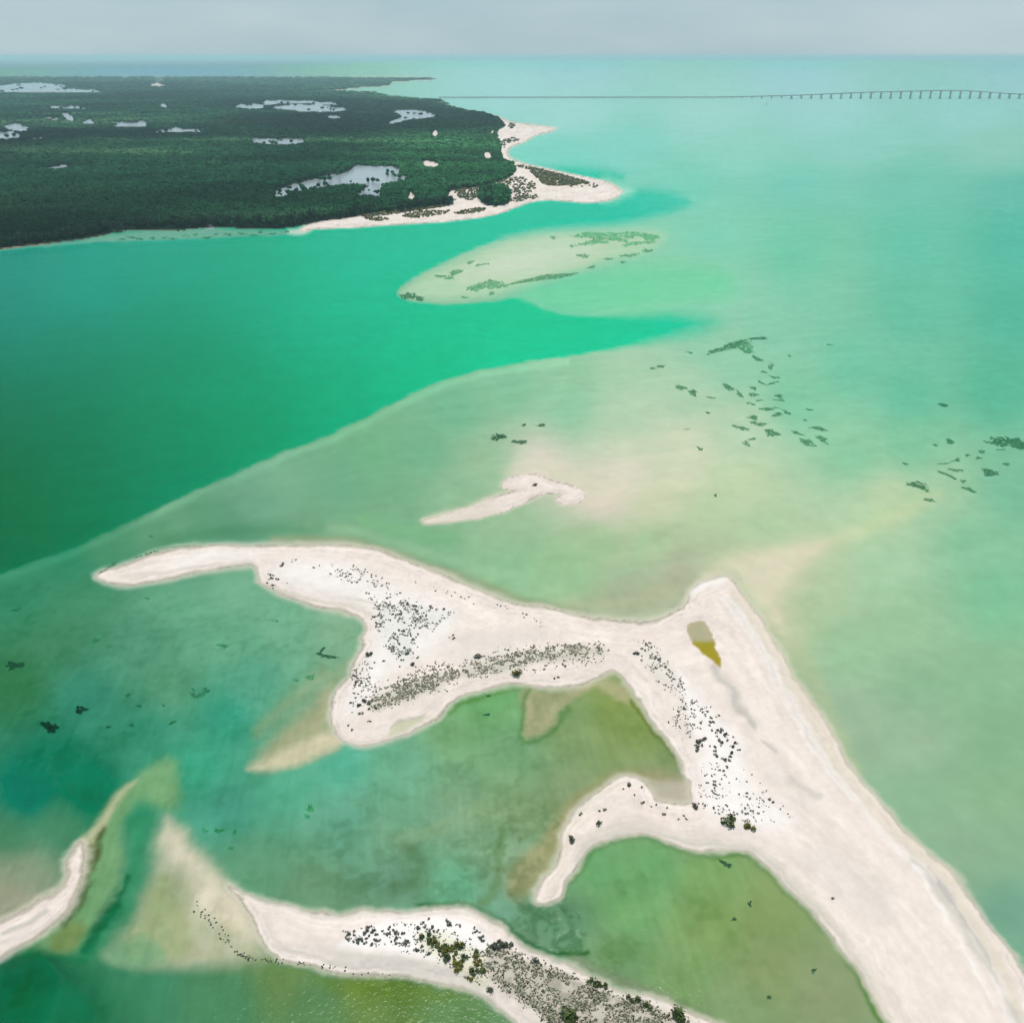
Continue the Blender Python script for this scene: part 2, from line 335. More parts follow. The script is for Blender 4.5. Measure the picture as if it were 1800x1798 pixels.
# shoal west of the spit's foot
blotch([(622,1150),(578,1188),(535,1238),(485,1288),(450,1330),(440,1352),(480,1356),(540,1338),(600,1315),(590,1270),(592,1220)], (163,164,132), 14, 26, 0.95)
blotch([(440,1352),(480,1332),(530,1305),(575,1290),(600,1305),(560,1328),(500,1350)], (206,196,168), 13, 10, 0.95)
stroke([(455,1290),(520,1225),(570,1180)], (165,165,125), 14, 0.35, 8)
# drowned tongue in the middle lagoon
blotch([(922,1208),(985,1214),(1050,1195),(1030,1222),(1000,1245),(960,1282),(922,1304),(913,1292),(918,1250)], (172,168,134), 6, 12, 0.95, warp=4)
stroke([(930,1215),(918,1255),(912,1295),(925,1308),(965,1285),(1005,1245)], (95,135,85), 5, 0.7, 3)
blotch([(945,1222),(990,1218),(975,1245),(945,1270),(935,1255)], (146,152,118), 4, 8, 0.6)
blotch([(1040,1205),(1075,1192),(1100,1210),(1110,1235),(1080,1228),(1055,1215)], (170,168,130), 5, 8, 0.85)
# brown shallows west of the hook
blotch([(985,1420),(1000,1400),(1060,1365),(1100,1350),(1160,1358),(1208,1372),(1213,1400),(1150,1402),(1130,1375),(1085,1370),(1030,1408),(1000,1440),(990,1490),(955,1545),(920,1580),(895,1570),(905,1530),(950,1480)], (158,152,114), 14, 16, 0.8)
blotch([(1140,1372),(1190,1370),(1210,1380),(1212,1408),(1180,1409),(1150,1403)], (186,178,160), 6, 10, 0.95, warp=3)
stroke([(885,1460),(880,1520),(870,1570),(850,1590)], (96,128,84), 9, 0.6, 10)
stroke([(720,1500),(745,1520),(720,1545),(690,1560)], (84,116,80), 14, 0.55, 12)
stroke([(700,1480),(760,1460),(850,1430)], (140,160,120), 16, 0.35, 12)
stroke([(800,1400),(850,1420)], (140,165,125), 26, 0.3, 12)
# narrow scour channel along the lower island
stroke([(735,1586),(790,1591),(840,1600),(880,1617),(910,1642),(940,1664),(970,1678),(1005,1680),(1030,1676)], (48,100,58), 6, 0.9, 2)
stroke([(1005,1640),(1018,1660),(1010,1678)], (70,118,75), 5, 0.7, 4)
# weedy knot below the hook
blotch([(915,1590),(960,1592),(1000,1600),(1022,1630),(1018,1665),(985,1672),(950,1650),(905,1625)], (104,146,114), 10, 16, 0.7)
for a in [[(960,1592),(962,1620),(955,1640)],[(985,1600),(1000,1625),(990,1650)],[(930,1590),(945,1592),(975,1590)],[(900,1575),(915,1590),(930,1598)],[(940,1610),(955,1625),(975,1622)],[(968,1645),(985,1655),(1000,1645)]]:
    stroke(a, (66,108,72), 4, 0.35, 14)
for a in [[(965,1625),(980,1622)],[(1010,1636),(1014,1644)],[(990,1640),(975,1650)]]:
    stroke(a, (150,176,148), 4, 0.6, 6)
mottle([(915,1585),(960,1588),(1005,1600),(1026,1630),(1020,1668),(985,1675),(950,1655),(905,1625)], (62,104,70), 8, 0.75)
mottle([(1015,1640),(1080,1640),(1130,1665),(1100,1700),(1040,1695)], (78,116,72), 20, 0.55)
mottle([(560,1500),(680,1470),(780,1470),(900,1430),(930,1480),(900,1590),(780,1585),(600,1595),(520,1560)], (84,116,82), 30, 0.45)
mottle([(560,1420),(800,1300),(980,1300),(960,1440),(900,1590),(600,1595)], (88,120,86), 50, 0.38, ridge=True)
mottle([(860,1440),(960,1400),(990,1440),(940,1560),(880,1590)], (96,116,74), 16, 0.5)
mottle([(1010,1690),(1060,1700),(1180,1750),(1250,1795),(1180,1790),(1060,1722)], (84,110,84), 8, 0.6)
mottle([(30,1010),(400,1050),(600,1100),(560,1230),(300,1320),(20,1300)], (40,104,74), 60, 0.22, .5, .66)
mottle([(1000,1540),(1250,1530),(1450,1700),(1500,1790),(1250,1790),(1100,1660)], (92,126,74), 40, 0.22, .5, .64)
blotch([(1060,1655),(1110,1650),(1120,1675),(1090,1690),(1060,1680)], (96,134,84), 14, 20, 0.6, warp=14)
stroke([(1010,1690),(1060,1706),(1110,1730),(1170,1754),(1240,1790)], (132,146,118), 9, 0.85, 5)
# dark drop-off rims round the lagoons
stroke([(985,1580),(1000,1550),(1030,1512),(1062,1486),(1105,1472),(1150,1478),(1190,1493),(1250,1504),(1310,1506),(1355,1537),(1400,1583),(1440,1628),(1490,1680),(1520,1730),(1555,1798)], (78,122,62), 5, 0.75, 2)
stroke([(795,1252),(815,1237),(850,1222),(905,1210),(960,1214)], (88,132,66), 5, 0.6, 3)
stroke([(1108,1232),(1140,1272),(1180,1328),(1200,1364)], (92,104,42), 4, 0.7, 2)
# eastern tongue of the lower island: sand under a skin of water, olive towards the west
blotch([(288,1436),(300,1440),(330,1465),(367,1507),(400,1545),(430,1580),(455,1620),(470,1660),(480,1690),(440,1700),(360,1704),(280,1704),(200,1690),(180,1670),(235,1605),(266,1545),(275,1470)], (178,180,154), 16, 30, 0.95, warp=7)
blotch([(290,1442),(318,1462),(350,1498),(395,1545),(440,1600),(460,1660),(400,1640),(350,1600),(310,1530),(290,1480)], (208,199,178), 12, 26, 0.9, warp=7)
blotch([(275,1540),(300,1545),(330,1600),(340,1680),(270,1695),(200,1690),(200,1660),(245,1600)], (146,160,116), 14, 26, 0.75)
blotch([(175,1665),(230,1640),(270,1650),(290,1690),(240,1705),(190,1695)], (112,158,122), 10, 20, 0.7, warp=12)
# the western spit's drowned end
blotch([(120,1540),(134,1495),(152,1464),(175,1428),(208,1392),(247,1360),(283,1333),(307,1327),(319,1345),(320,1390),(311,1425),(285,1432),(255,1420),(232,1440),(225,1500),(210,1560),(175,1620),(140,1672),(60,1672),(30,1660)], (122,162,118), 12, 22, 0.9, warp=6)
blotch([(125,1530),(150,1470),(178,1428),(212,1392),(245,1368),(235,1385),(200,1430),(180,1470),(165,1510),(140,1560)], (184,184,152), 7, 10, 0.9, warp=4)
blotch([(245,1365),(285,1337),(308,1334),(316,1360),(312,1400),(290,1420),(265,1400),(240,1395)], (122,164,120), 8, 14, 0.7, warp=4)
blotch([(85,1640),(130,1612),(160,1630),(135,1668),(95,1672)], (124,140,92), 9, 14, 0.8)
stroke([(256,1425),(250,1470),(243,1530),(225,1585),(190,1635),(152,1672)], (62,142,104), 18, 0.7, 6)
stroke([(225,1545),(205,1590),(180,1630),(150,1668)], (14,100,70), 7, 0.6, 10)
stroke([(183,1455),(170,1495),(150,1540),(132,1585),(112,1618)], (88,98,64), 7, 0.7, 10)
stroke([(30,1668),(70,1674),(110,1680),(150,1688)], (20,116,72), 9, 0.35, 3)
stroke([(10,1588),(60,1575)], (160,160,140), 16, 0.6, 5)
mottle([(188,1450),(180,1500),(160,1550),(138,1600),(100,1630),(110,1590),(140,1530),(165,1470)], (62,74,46), 6, 0.7)
mottle([(230,1540),(200,1640),(150,1675),(165,1620),(205,1560)], (6,84,58), 8, 0.6)
mottle([(190,1650),(260,1600),(300,1640),(300,1700),(200,1695)], (100,148,116), 20, 0.5)
mottle([(285,1560),(380,1560),(440,1640),(430,1690),(320,1690)], (150,150,112), 24, 0.4)
# shallows under the mangrove shore
blotch([(195,411),(265,406),(360,402),(440,404),(528,406),(532,413),(440,416),(340,421),(230,425),(150,428),(60,436),(0,442),(0,437),(130,424)], (120,172,154), 4, 5, 0.95, warp=3)
blotch([(505,404),(530,402),(548,405),(535,413),(510,412)], (190,214,200), 4, 5, 0.9, warp=2)
blotch([(1060,352),(1095,345),(1112,336),(1095,326),(1060,316)], (190,226,206), 14, 12, 0.7)
# olive bloom by the lower beach
blotch([(560,1712),(650,1722),(760,1735),(830,1750),(780,1762),(680,1765),(600,1740)], (106,132,58), 16, 26, 0.5)
# cloudy water, large soft patches
T = T * (1 + 0.13 * WL[..., None] * np.array([1.0, 0.6, 0.8]))
fg = smooth(900, 1250, PY) * smooth(1500, 1200, PX + 0.0 * PY)
WEED = fbm(GX / 6.0 + 80, GY / 6.0 + 13, 5)
T = T * (1 + 0.10 * WN2[..., None])
T = T * (1 - (0.12 * fg * smooth(0.52, 0.72, WEED) * smooth(0.3, 0.6, WEED2))[..., None] * np.array([1.1, 0.8, 1.0]))
T = T * (1 + (0.10 * fg * smooth(0.50, 0.30, WEED))[..., None] * np.array([1.2, 0.8, 1.0]))
STREAK = fbm((GX + GY * 0.5) / 30.0, (GY - GX * 0.4) / 6.0, 4) - 0.5
T = T * (1 + 0.10 * STREAK[..., None] * np.array([1.3, 0.7, 0.9]))
VST = fbm((GX * 1.0 + GY * .12) / 0.8, GY / 9.0, 4) - 0.5
T = T * (1 + 0.16 * (VST * fg)[..., None])
T = T * (1 + 0.05 * (rng.random(SH)[..., None] - 0.5) * fg[..., None])

# ------------------------------------------------------------------ appearance, vignette darkening included -> depth and bottom colour
TR = np.exp(-HAZE_SIG * DIST)[..., None]
Cw = (T - A_HAZE * (1 - TR)) / np.maximum(TR, 0.08) - REFL * np.array([0.7, 0.9, 1.0])
Cw = np.maximum(Cw, [0.0015, 0.02, 0.01])
ratio = 1.10 * Cw[..., 1] / np.maximum(Cw[..., 0], 0.0015)
L1 = np.log(np.maximum(ratio, 1.02)) / (ABS[0] - ABS[1])
alb0 = 0.52 * K_LIGHT
L2 = np.log(np.maximum(alb0 / Cw[..., 1], 1.0)) / ABS[1]
deep_w = 1 - smooth(0.003, 0.022, Cw[..., 0])
Lp = np.maximum(L1, 0.12) * (1 - deep_w) + np.maximum(L2, L1) * deep_w
Lp = np.minimum(Lp, 3.4)
def blur(F, n):
    for _ in range(n):
        F = (np.pad(F, ((1, 1), (0, 0)), 'edge')[:-2] + 2 * F + np.pad(F, ((1, 1), (0, 0)), 'edge')[2:]) / 4
        F = (np.pad(F, ((0, 0), (1, 1)), 'edge')[:, :-2] + 2 * F + np.pad(F, ((0, 0), (1, 1)), 'edge')[:, 2:]) / 4
    return F
def erode(F, n):
    for _ in range(n):
        P = np.pad(F, 1, 'edge')
        F = np.minimum(np.minimum(np.minimum(P[:-2, 1:-1], P[2:, 1:-1]), np.minimum(P[1:-1, :-2], P[1:-1, 2:])), F)
    return F
# the bottom slopes gently: bars rise to their edges over several metres
near_w = smooth(420, 900, PY)
L_soft = blur(erode(Lp, 5), 40)
L_fine = blur(erode(Lp, 1), 8)
Lp = np.maximum(L_soft * near_w + L_fine * (1 - near_w), 0.05)
near_sand = np.full(SH, -1e3)
for P_ in (SPIT, ISLE, WSPIT, BAR, BEACH):
    near_sand = np.maximum(near_sand, sdf(P_, 120))
dep_lim = 0.03 + 0.16 * np.maximum(-near_sand, 0) * MPP
Lp = np.minimum(Lp, dep_lim * (1.0 / SINV + 1.0 / math.sin(SUN_EL)))
alb = Cw / (K_LIGHT * np.exp(-ABS * Lp[..., None]))
alb = np.clip(alb, 0.02, 0.78)
dep = Lp / (1.0 / SINV + 1.0 / math.sin(SUN_EL))
dep = np.maximum(dep, 0.03 - 0.023 * smooth(230, 150, PY))
Z = -dep
ALB = alb.copy()
CLS = np.zeros(SH, int)                        # 0 seabed 1 spit 2 island 3 west spit 4 bar 5 beach 6 land

SAND = np.array([0.575, 0.486, 0.440])
WHITE = np.array([0.62, 0.575, 0.555])
WET = np.array([0.37, 0.325, 0.270])
GREYS = np.array([0.41, 0.37, 0.335])

def build_sand(P, cls, rise, width, shelf, wetw, warp=3.0, grow=0.0):
    global Z, ALB, CLS
    s = sdf(P, shelf + 40) + WN * warp + WN2 * warp * 0.3 + grow
    ins = s > 0
    near = smooth(shelf, 0, -s) * (s <= 0)
    # shoal towards the waterline
    Z = np.where(s <= 0, np.maximum(Z, Z * (1 - near) + (-0.012) * near), Z)
    ALB = np.where((s <= 0)[..., None], ALB * (1 - 0.6 * near[..., None]) + WET * 1.3 * 0.6 * near[..., None], ALB)
    z = 0.02 + rise * smooth(0, width, s) + 0.10 * WN * smooth(2, 14, s) + 0.12 * WL * smooth(4, 30, s)
    wet = smooth(wetw * .35, wetw, s + WN2 * 3)[..., None]
    a = WET * (1 - wet) + SAND * wet
    # swash and drift lines that follow the shore, fading inland
    lines = fbm(s / 3.2 + WN * 5, GX / 14.0 + GY / 19.0, 4) - 0.5
    a = a * (1 + (0.22 * lines * (0.35 + 0.65 * np.exp(-np.maximum(s, 0) / 45.0)))[..., None])
    a = a * (1 - 0.28 * (np.exp(-(s / 1.8) ** 2) * smooth(.35, .6, fbm(GX / 3.0, GY / 3.0 + 40, 3)))[..., None])
    a = a * (1 + 0.22 * (fbm(s / 14.0 + WN * 2, (GX - GY) / 16.0, 4) - 0.5)[..., None] * np.array([.8, 1, 1.1]) + 0.10 * (fbm(GX / 2.2, GY / 5.0, 4) - 0.5)[..., None] + 0.12 * (fbm(GX / 0.7, GY / 0.9, 3) - 0.5)[..., None])
    for k0, wd0, am in ((wetw + 5, 1.3, .16), (wetw + 14, 1.1, .12), (wetw + 27, 1.2, .10)):
        ln = np.exp(-((s - k0 - 9 * WN) / wd0) ** 2) * smooth(.42, .6, fbm(GX / 1.5 + k0, GY / 1.5, 3)) * am
        a = a * (1 - ln[..., None])
    Z = np.where(ins, np.maximum(z, 0.02), Z)
    ALB = np.where(ins[..., None], a, ALB)
    CLS = np.where(ins, cls, CLS)
    return s

s_spit = build_sand(SPIT, 1, 0.55, 46, 12, 6)
s_isle = build_sand(ISLE, 2, 0.6, 40, 12, 6)
s_wsp = build_sand(WSPIT, 3, 0.3, 24, 14, 9)
s_bar = build_sand(BAR, 4, 0.4, 12, 6, 2.0, 1.0, 2.6)
tail = smooth(905, 850, PX) * (CLS == 4)
Z = np.where(CLS == 4, Z * (1 - .8 * tail), Z)
ALB = ALB * (1 - .6 * tail[..., None]) + WET * 1.25 * .6 * tail[..., None]
s_bch = build_sand(BEACH, 5, 0.9, 10, 4, 2.0, 0.8)

def sand_blotch(pts, col, soft_out, soft_in, amt, warp=5.0, dz=0.0, where=None, n=3):
    global ALB, Z
    s = sdf(spline(pts, n=n), soft_out + 30) + WN * warp + WN2 * 3
    m = smooth(-soft_out, soft_in, s) * amt
    m = m * (CLS > 0) * (CLS < 6)
    ALB = ALB * (1 - m[..., None]) + np.array(col) * m[..., None]
    Z = np.where(CLS > 0, Z + dz * m, Z)
def sand_stroke(pts, col, width, amt, warp=4.0, dz=0.0):
    global ALB, Z
    s = -sdf(spline(pts, closed=False, n=5), width * 3 + 30, closed=False) + WN * warp + WN2 * 2
    m = np.exp(-(np.maximum(s, 0) / width) ** 2) * amt * (CLS > 0)
    ALB = ALB * (1 - m[..., None]) + np.array(col) * m[..., None]
    Z = np.where(CLS > 0, Z + dz * m, Z)

# bright wind-blown sand under the shrubs
sand_blotch([(470,1010),(520,980),(620,990),(700,1030),(800,1070),(790,1130),(700,1180),(640,1240),(610,1270),(600,1240),(640,1170),(655,1100),(620,1060),(520,1040)], WHITE * 1.0, 20, 30, 0.65)
sand_blotch([(1130,1140),(1200,1180),(1260,1240),(1310,1310),(1330,1380),(1400,1440),(1330,1460),(1250,1440),(1220,1370),(1225,1310),(1190,1230)], WHITE * 1.04, 22, 34, 0.7)
sand_blotch([(595,1648),(650,1622),(740,1608),(820,1615),(870,1650),(850,1690),(790,1700),(700,1680),(620,1668)], WHITE * 1.05, 8, 16, 0.9)
sand_blotch([(300,985),(380,965),(460,968),(440,985),(360,992),(280,1005)], WHITE * 1.0, 8, 14, 0.5)
# greyer worn hollows
for p, a in [([(800,1110),(880,1105),(960,1110),(940,1130),(850,1140),(790,1135)],.45),([(760,1150),(850,1140),(900,1130),(880,1150),(800,1165)],.5),([(1400,1500),(1480,1480),(1560,1560),(1560,1640),(1480,1600)],.35),([(1330,1330),(1400,1350),(1460,1430),(1420,1440),(1360,1390)],.3),([(540,1640),(640,1672),(740,1690),(830,1725),(720,1712),(600,1690)],.7),([(470,1600),(520,1610),(560,1640),(500,1640)],.2),([(440,1560),(560,1604),(520,1612),(450,1580)],.25)]:
    sand_blotch(p, GREYS * 1.12, 12, 18, a, 12)
# cream damp margin along the eastern beach and round the lagoon
east_pts = [(1300,1040),(1349,1110),(1396,1192),(1452,1285),(1514,1372),(1586,1460),(1640,1510),(1680,1550),(1720,1610),(1760,1690),(1790,1760),(1820,1850)]
sand_stroke([(x - 8, y + 4) for x, y in east_pts], np.array([.50, .425, .345]), 12, .75, 6)
sand_stroke([(x - 26, y + 10) for x, y in east_pts], WHITE * 1.04, 6, .55, 6, 0.05)
sand_stroke([(1012,1512),(1040,1480),(1080,1459),(1130,1456),(1190,1474),(1260,1486),(1312,1488),(1352,1512),(1410,1570),(1480,1645),(1530,1712),(1570,1790)], np.array([.46, .40, .335]), 9, .7, 5)
sand_stroke([(960,1575),(985,1520),(1000,1455),(1040,1410),(1085,1376)], np.array([.50, .425, .345]), 7, .5, 5)
sand_stroke([(1215,1040),(1240,1027),(1270,1022)], WHITE * 1.05, 8, .6, 5)
# tide lines and berm edges along the eastern beach
for off, a, wd in [(16, .30, 2.0), (30, .38, 2.5), (44, .22, 2.0)]:
    pts = np.array([(1300,1040),(1349,1110),(1396,1192),(1452,1285),(1514,1372),(1586,1460),(1640,1510),(1680,1550),(1720,1610),(1760,1690),(1790,1760),(1820,1850)], float)
    sand_stroke([(x - off * 0.86, y + off * 0.35) for x, y in pts], GREYS, wd, a, 5)
sand_stroke([(1600,1505),(1640,1555),(1690,1620),(1710,1670),(1745,1720),(1790,1800)], GREYS * 1.0, 7, 0.75, 22, -0.06)
sand_stroke([(1625,1520),(1680,1590),(1715,1650),(1740,1700)], GREYS * 0.85, 3.5, 0.75, 18, -0.05)
sand_stroke([(1600,1520),(1650,1590),(1680,1640),(1700,1690),(1740,1770)], WHITE * 1.05, 4, 0.6, 22, 0.05)
sand_stroke([(1395,1360),(1420,1385),(1440,1395)], GREYS * .9, 5, 0.5, 12)
sand_stroke([(1345,1300),(1365,1318)], GREYS * .85, 3, 0.7, 5)
# damp trough with the pond, wet sand south of it with its shade painted in grey
sand_stroke([(1258,1175),(1275,1195),(1292,1218),(1305,1245),(1330,1275)], GREYS * 0.92, 6.5, 0.9, 5, -0.15)
# small tidal hollow at the spit's foot
sand_blotch([(688,1282),(702,1264),(728,1257),(750,1256),(744,1268),(722,1282),(700,1294),(680,1300)], np.array([.40,.38,.27]), 3, 7, 0.95, 3, -0.3)
sand_stroke([(672,1306),(700,1298),(740,1280)], WET * .95, 4, 0.7, 3, -0.1)
# berm lines of other beaches
for pts, c, wd, a in [([(215,1016),(290,1004),(360,994),(430,990)], GREYS, 2.5, .5),([(190,1012),(230,1000),(280,985)], GREYS*1.05, 3, .4),([(447,998),(462,1022),(500,1042),(560,1056),(620,1068),(648,1085)], WET*1.1, 3, .6),([(610,1052),(650,1058),(680,1075)], WET, 3, .5),
   ([(590,1275),(600,1295),(640,1304)], GREYS, 2.5, .5),([(645,1120),(640,1150),(620,1185),(600,1225)], GREYS*1.1, 2.5, .35),([(800,1240),(850,1224),(910,1212)], GREYS*1.1, 3, .4),([(1005,1520),(1040,1485),(1090,1462),(1150,1462),(1230,1485),(1310,1492),(1360,1522),(1420,1585),(1490,1660),(1540,1730)], GREYS, 3.5, .55),([(1000,1440),(1030,1415),(1070,1385),(1100,1374)], GREYS*1.1, 3, .35),
   ([(420,1566),(480,1592),(560,1612),(650,1608),(740,1602),(810,1606),(860,1620),(910,1662),(960,1692),(1060,1728),(1180,1772)], GREYS*1.05, 3, .5),([(480,1660),(560,1680),(650,1700),(760,1722),(840,1742),(890,1775),(930,1820)], GREYS, 4, .5),([(600,1672),(700,1686),(780,1706),(850,1742)], GREYS*1.1, 3, .5),
   ([(0,1640),(40,1622),(80,1598)], GREYS*.9, 4, .8),([(0,1655),(50,1640),(90,1612)], GREYS*1.1, 3, .4),([(1085,1130),(1140,1140),(1180,1180)], GREYS*1.1, 2, .3)]:
    sand_stroke(pts, c, wd, a, 4)
# under scrub the ground is litter-grey
SCRUB_BAND = [(648,1236),(690,1208),(760,1188),(850,1166),(920,1146),(1000,1136),(1050,1138),(1066,1146),(1020,1156),(950,1162),(880,1182),(800,1198),(760,1218),(700,1238),(655,1250)]
SCRUB_ISLE = [(850,1668),(900,1672),(960,1700),(1030,1725),(1100,1750),(1200,1790),(1330,1860),(1300,1900),(1010,1900),(960,1798),(920,1765),(880,1740),(850,1700)]
sand_blotch(SCRUB_BAND, (0.35, 0.325, 0.265), 8, 10, 0.7, 18)
sand_blotch(SCRUB_ISLE, (0.36, 0.32, 0.27), 8, 14, 0.9, 16)
mott = smooth(.42, .62, fbm(GX / 1.3 + 4, GY / 1.3, 4))[..., None] * smooth(-4, 10, sdf(spline(SCRUB_ISLE), 30))[..., None] * 0.55
ALB = ALB * (1 - mott) + np.array([.17, .16, .115]) * mott
sand_blotch([(1120,1140),(1170,1150),(1200,1210),(1220,1290),(1200,1300),(1185,1270),(1195,1240),(1150,1200)], (0.50,0.44,0.39), 6, 10, 0.6, 10)
sand_blotch([(655,1075),(700,1065),(790,1075),(770,1100),(730,1120),(720,1160),(690,1150),(670,1120)], (0.50,0.49,0.45), 8, 14, 0.6, 14)

sand_blotch([(740,1632),(790,1640),(850,1670),(862,1730),(840,1740),(790,1705),(735,1670)], (0.50, 0.48, 0.33), 6, 14, 0.6, 14)
Z = np.where((CLS > 0) & (CLS < 6), np.maximum(Z, 0.006), Z)
# enclosed pond on the spit
POND = spline([(1209,1108),(1217,1096),(1244,1092),(1255,1110),(1260,1140),(1266,1162),(1268,1176),(1255,1167),(1236,1149),(1217,1126)], n=3)
s = sdf(POND, 30) + WN * 1.5
m = smooth(-1.5, 2, s)
bank = smooth(-16, 0, s)
Z = np.where(s > 0, -0.008 - 0.022 * smooth(0, 10, s), Z * (1 - bank) + 0.02 * bank)
low = smooth(1122, 1132, PY + WN * 8)[..., None]
pc = np.array([0.34, 0.27, 0.17]) * (1 - low) + np.array([0.27, 0.195, 0.010]) * low
ALB = ALB * (1 - m[..., None]) + pc * m[..., None]

# forested land
s_land = sdf(LAND, 40) + WN * 0.6
lnd = (s_land > 0) & (CLS != 5)
lw = smooth(0, 3, s_land)
soil = np.array([0.012, 0.026, 0.015]) * (0.8 + 0.4 * fbm(GX / 60, GY / 60, 3)[..., None])
Z = np.where(lnd, 0.15 + 0.45 * lw, Z)
ALB = np.where(lnd[..., None], soil, ALB)
CLS = np.where(lnd, 6, CLS)
# soil under the headland groves
for P in (FOREST, GROVE):
    s = sdf(P, 20)
    k = (s > 0) & (CLS == 5)
    ALB = np.where(k[..., None], soil * 1.3, ALB)
pond_mask = np.zeros(SH, bool)
for i_p, P in enumerate(PONDS):
    s = sdf(P, 12) + WN * 0.8
    k = s > -0.6
    Z = np.where(k, 0.06, Z)
    ALB = np.where(k[..., None], np.array([0.235, 0.26, 0.28]) * (0.8 + 0.4 * fbm(GX / 30, GY / 60, 3)[..., None]), ALB)
    CLS = np.where(k, 20 + i_p, CLS)
for P in CLEAR:
    s = sdf(P, 12)
    ALB = np.where((s > 0)[..., None], SAND * 0.95, ALB)
s = sdf(FAR_SHORE, 12)
Z = np.where(s > 0, 3.0, Z); ALB = np.where((s > 0)[..., None], soil * 1.5, ALB); CLS = np.where(s > 0, 7, CLS)

ALB = np.clip(ALB, 0.01, 0.8)

def height_at(x, y):
    """terrain height near a ground point (nearest survey vertex)"""
    px, py = to_px(x, y, 0.0)
    i = np.clip(np.searchsorted(-rows, -py), 0, len(rows) - 1); j = np.clip(np.searchsorted(cols, px), 0, len(cols) - 1)
    return Z[i, j]

# ------------------------------------------------------------------ materials
def new_mat(name):
    m = bpy.data.materials.new(name); m.use_nodes = True
    n = m.node_tree; n.nodes.clear()
    return m, n
def bsdf_mat(name, color=None, rough=0.9, attr=None, var=0.15, scale=1.0, bump=0.0, bscale=8.0, spec=0.2, trans=0.0):
    m, n = new_mat(name)
    out = n.nodes.new('ShaderNodeOutputMaterial'); b = n.nodes.new('ShaderNodeBsdfPrincipled')
    b.inputs['Roughness'].default_value = rough; b.inputs['Specular IOR Level'].default_value = spec
    n.links.new(b.outputs[0], out.inputs[0])
    tc = n.nodes.new('ShaderNodeTexCoord')
    no = n.nodes.new('ShaderNodeTexNoise'); no.inputs['Scale'].default_value = scale; no.inputs['Detail'].default_value = 6
    no.inputs['Roughness'].default_value = 0.65
    n.links.new(tc.outputs['Object'], no.inputs['Vector'])
    mr = n.nodes.new('ShaderNodeMapRange'); mr.inputs[1].default_value = 0.25; mr.inputs[2].default_value = 0.75
    mr.inputs[3].default_value = 1 - var; mr.inputs[4].default_value = 1 + var
    n.links.new(no.outputs[0], mr.inputs[0])
    mix = n.nodes.new('ShaderNodeVectorMath'); mix.operation = 'SCALE'
    if attr:
        at = n.nodes.new('ShaderNodeAttribute'); at.attribute_name = attr
        n.links.new(at.outputs['Color'], mix.inputs[0])
    else:
        rgb = n.nodes.new('ShaderNodeRGB'); rgb.outputs[0].default_value = (*color, 1)
        n.links.new(rgb.outputs[0], mix.inputs[0])
    n.links.new(mr.outputs[0], mix.inputs['Scale'])
    n.links.new(mix.outputs[0], b.inputs['Base Color'])
    if bump:
        nb = n.nodes.new('ShaderNodeTexNoise'); nb.inputs['Scale'].default_value = bscale; nb.inputs['Detail'].default_value = 5
        n.links.new(tc.outputs['Object'], nb.inputs['Vector'])
        bu = n.nodes.new('ShaderNodeBump'); bu.inputs['Strength'].default_value = bump; bu.inputs['Distance'].default_value = 0.3
        n.links.new(nb.outputs[0], bu.inputs['Height']); n.links.new(bu.outputs[0], b.inputs['Normal'])
    return m
M_sand = bsdf_mat('sand', attr='albedo', rough=0.95, var=0.07, scale=0.35, bump=0.18, bscale=0.9, spec=0.1)
M_bed = bsdf_mat('seabed', attr='albedo', rough=1.0, var=0.06, scale=0.12, spec=0.0)
M_soil = bsdf_mat('mangrove_soil', attr='albedo', rough=1.0, var=0.2, scale=0.05, spec=0.05)

# ------------------------------------------------------------------ terrain meshes (split into the places they belong to)
VX, VY = ground(PX, PY, Z)                     # the surveyed point at its own height
V = np.stack([VX, VY, Z], -1).reshape(-1, 3)
VA = ALB.reshape(-1, 3)
R, K = SH
ids = np.arange(R * K).reshape(R, K)
quads = np.stack([ids[:-1, :-1], ids[:-1, 1:], ids[1:, 1:], ids[1:, :-1]], -1).reshape(-1, 4)
qc = CLS[:-1, :-1].reshape(-1)

def mesh_np(name, verts, faces, mat, smooth_shade=True, colors=None, cname='albedo'):
    me = bpy.data.meshes.new(name)
    nv, nf, k = len(verts), len(faces), faces.shape[1]
    me.vertices.add(nv); me.vertices.foreach_set('co', np.ascontiguousarray(verts, np.float32).ravel())
    me.loops.add(nf * k); me.loops.foreach_set('vertex_index', np.ascontiguousarray(faces, np.int32).ravel())
    me.polygons.add(nf); me.polygons.foreach_set('loop_start', np.arange(0, nf * k, k, dtype=np.int32))
    me.polygons.foreach_set('loop_total', np.full(nf, k, np.int32))
    me.polygons.foreach_set('use_smooth', np.full(nf, smooth_shade))
    if colors is not None:
        at = me.attributes.new(cname, 'FLOAT_COLOR', 'POINT')
        c4 = np.ones((nv, 4), np.float32); c4[:, :3] = colors
        at.data.foreach_set('color', c4.ravel())
    me.update(calc_edges=True); me.validate()
    me.materials.append(mat)
    return me
def link(name, me, parent=None, **props):
    o = bpy.data.objects.new(name, me); C.objects.link(o)
    if parent is not None: o.parent = parent
    for k, v in props.items(): o[k] = v
    return o
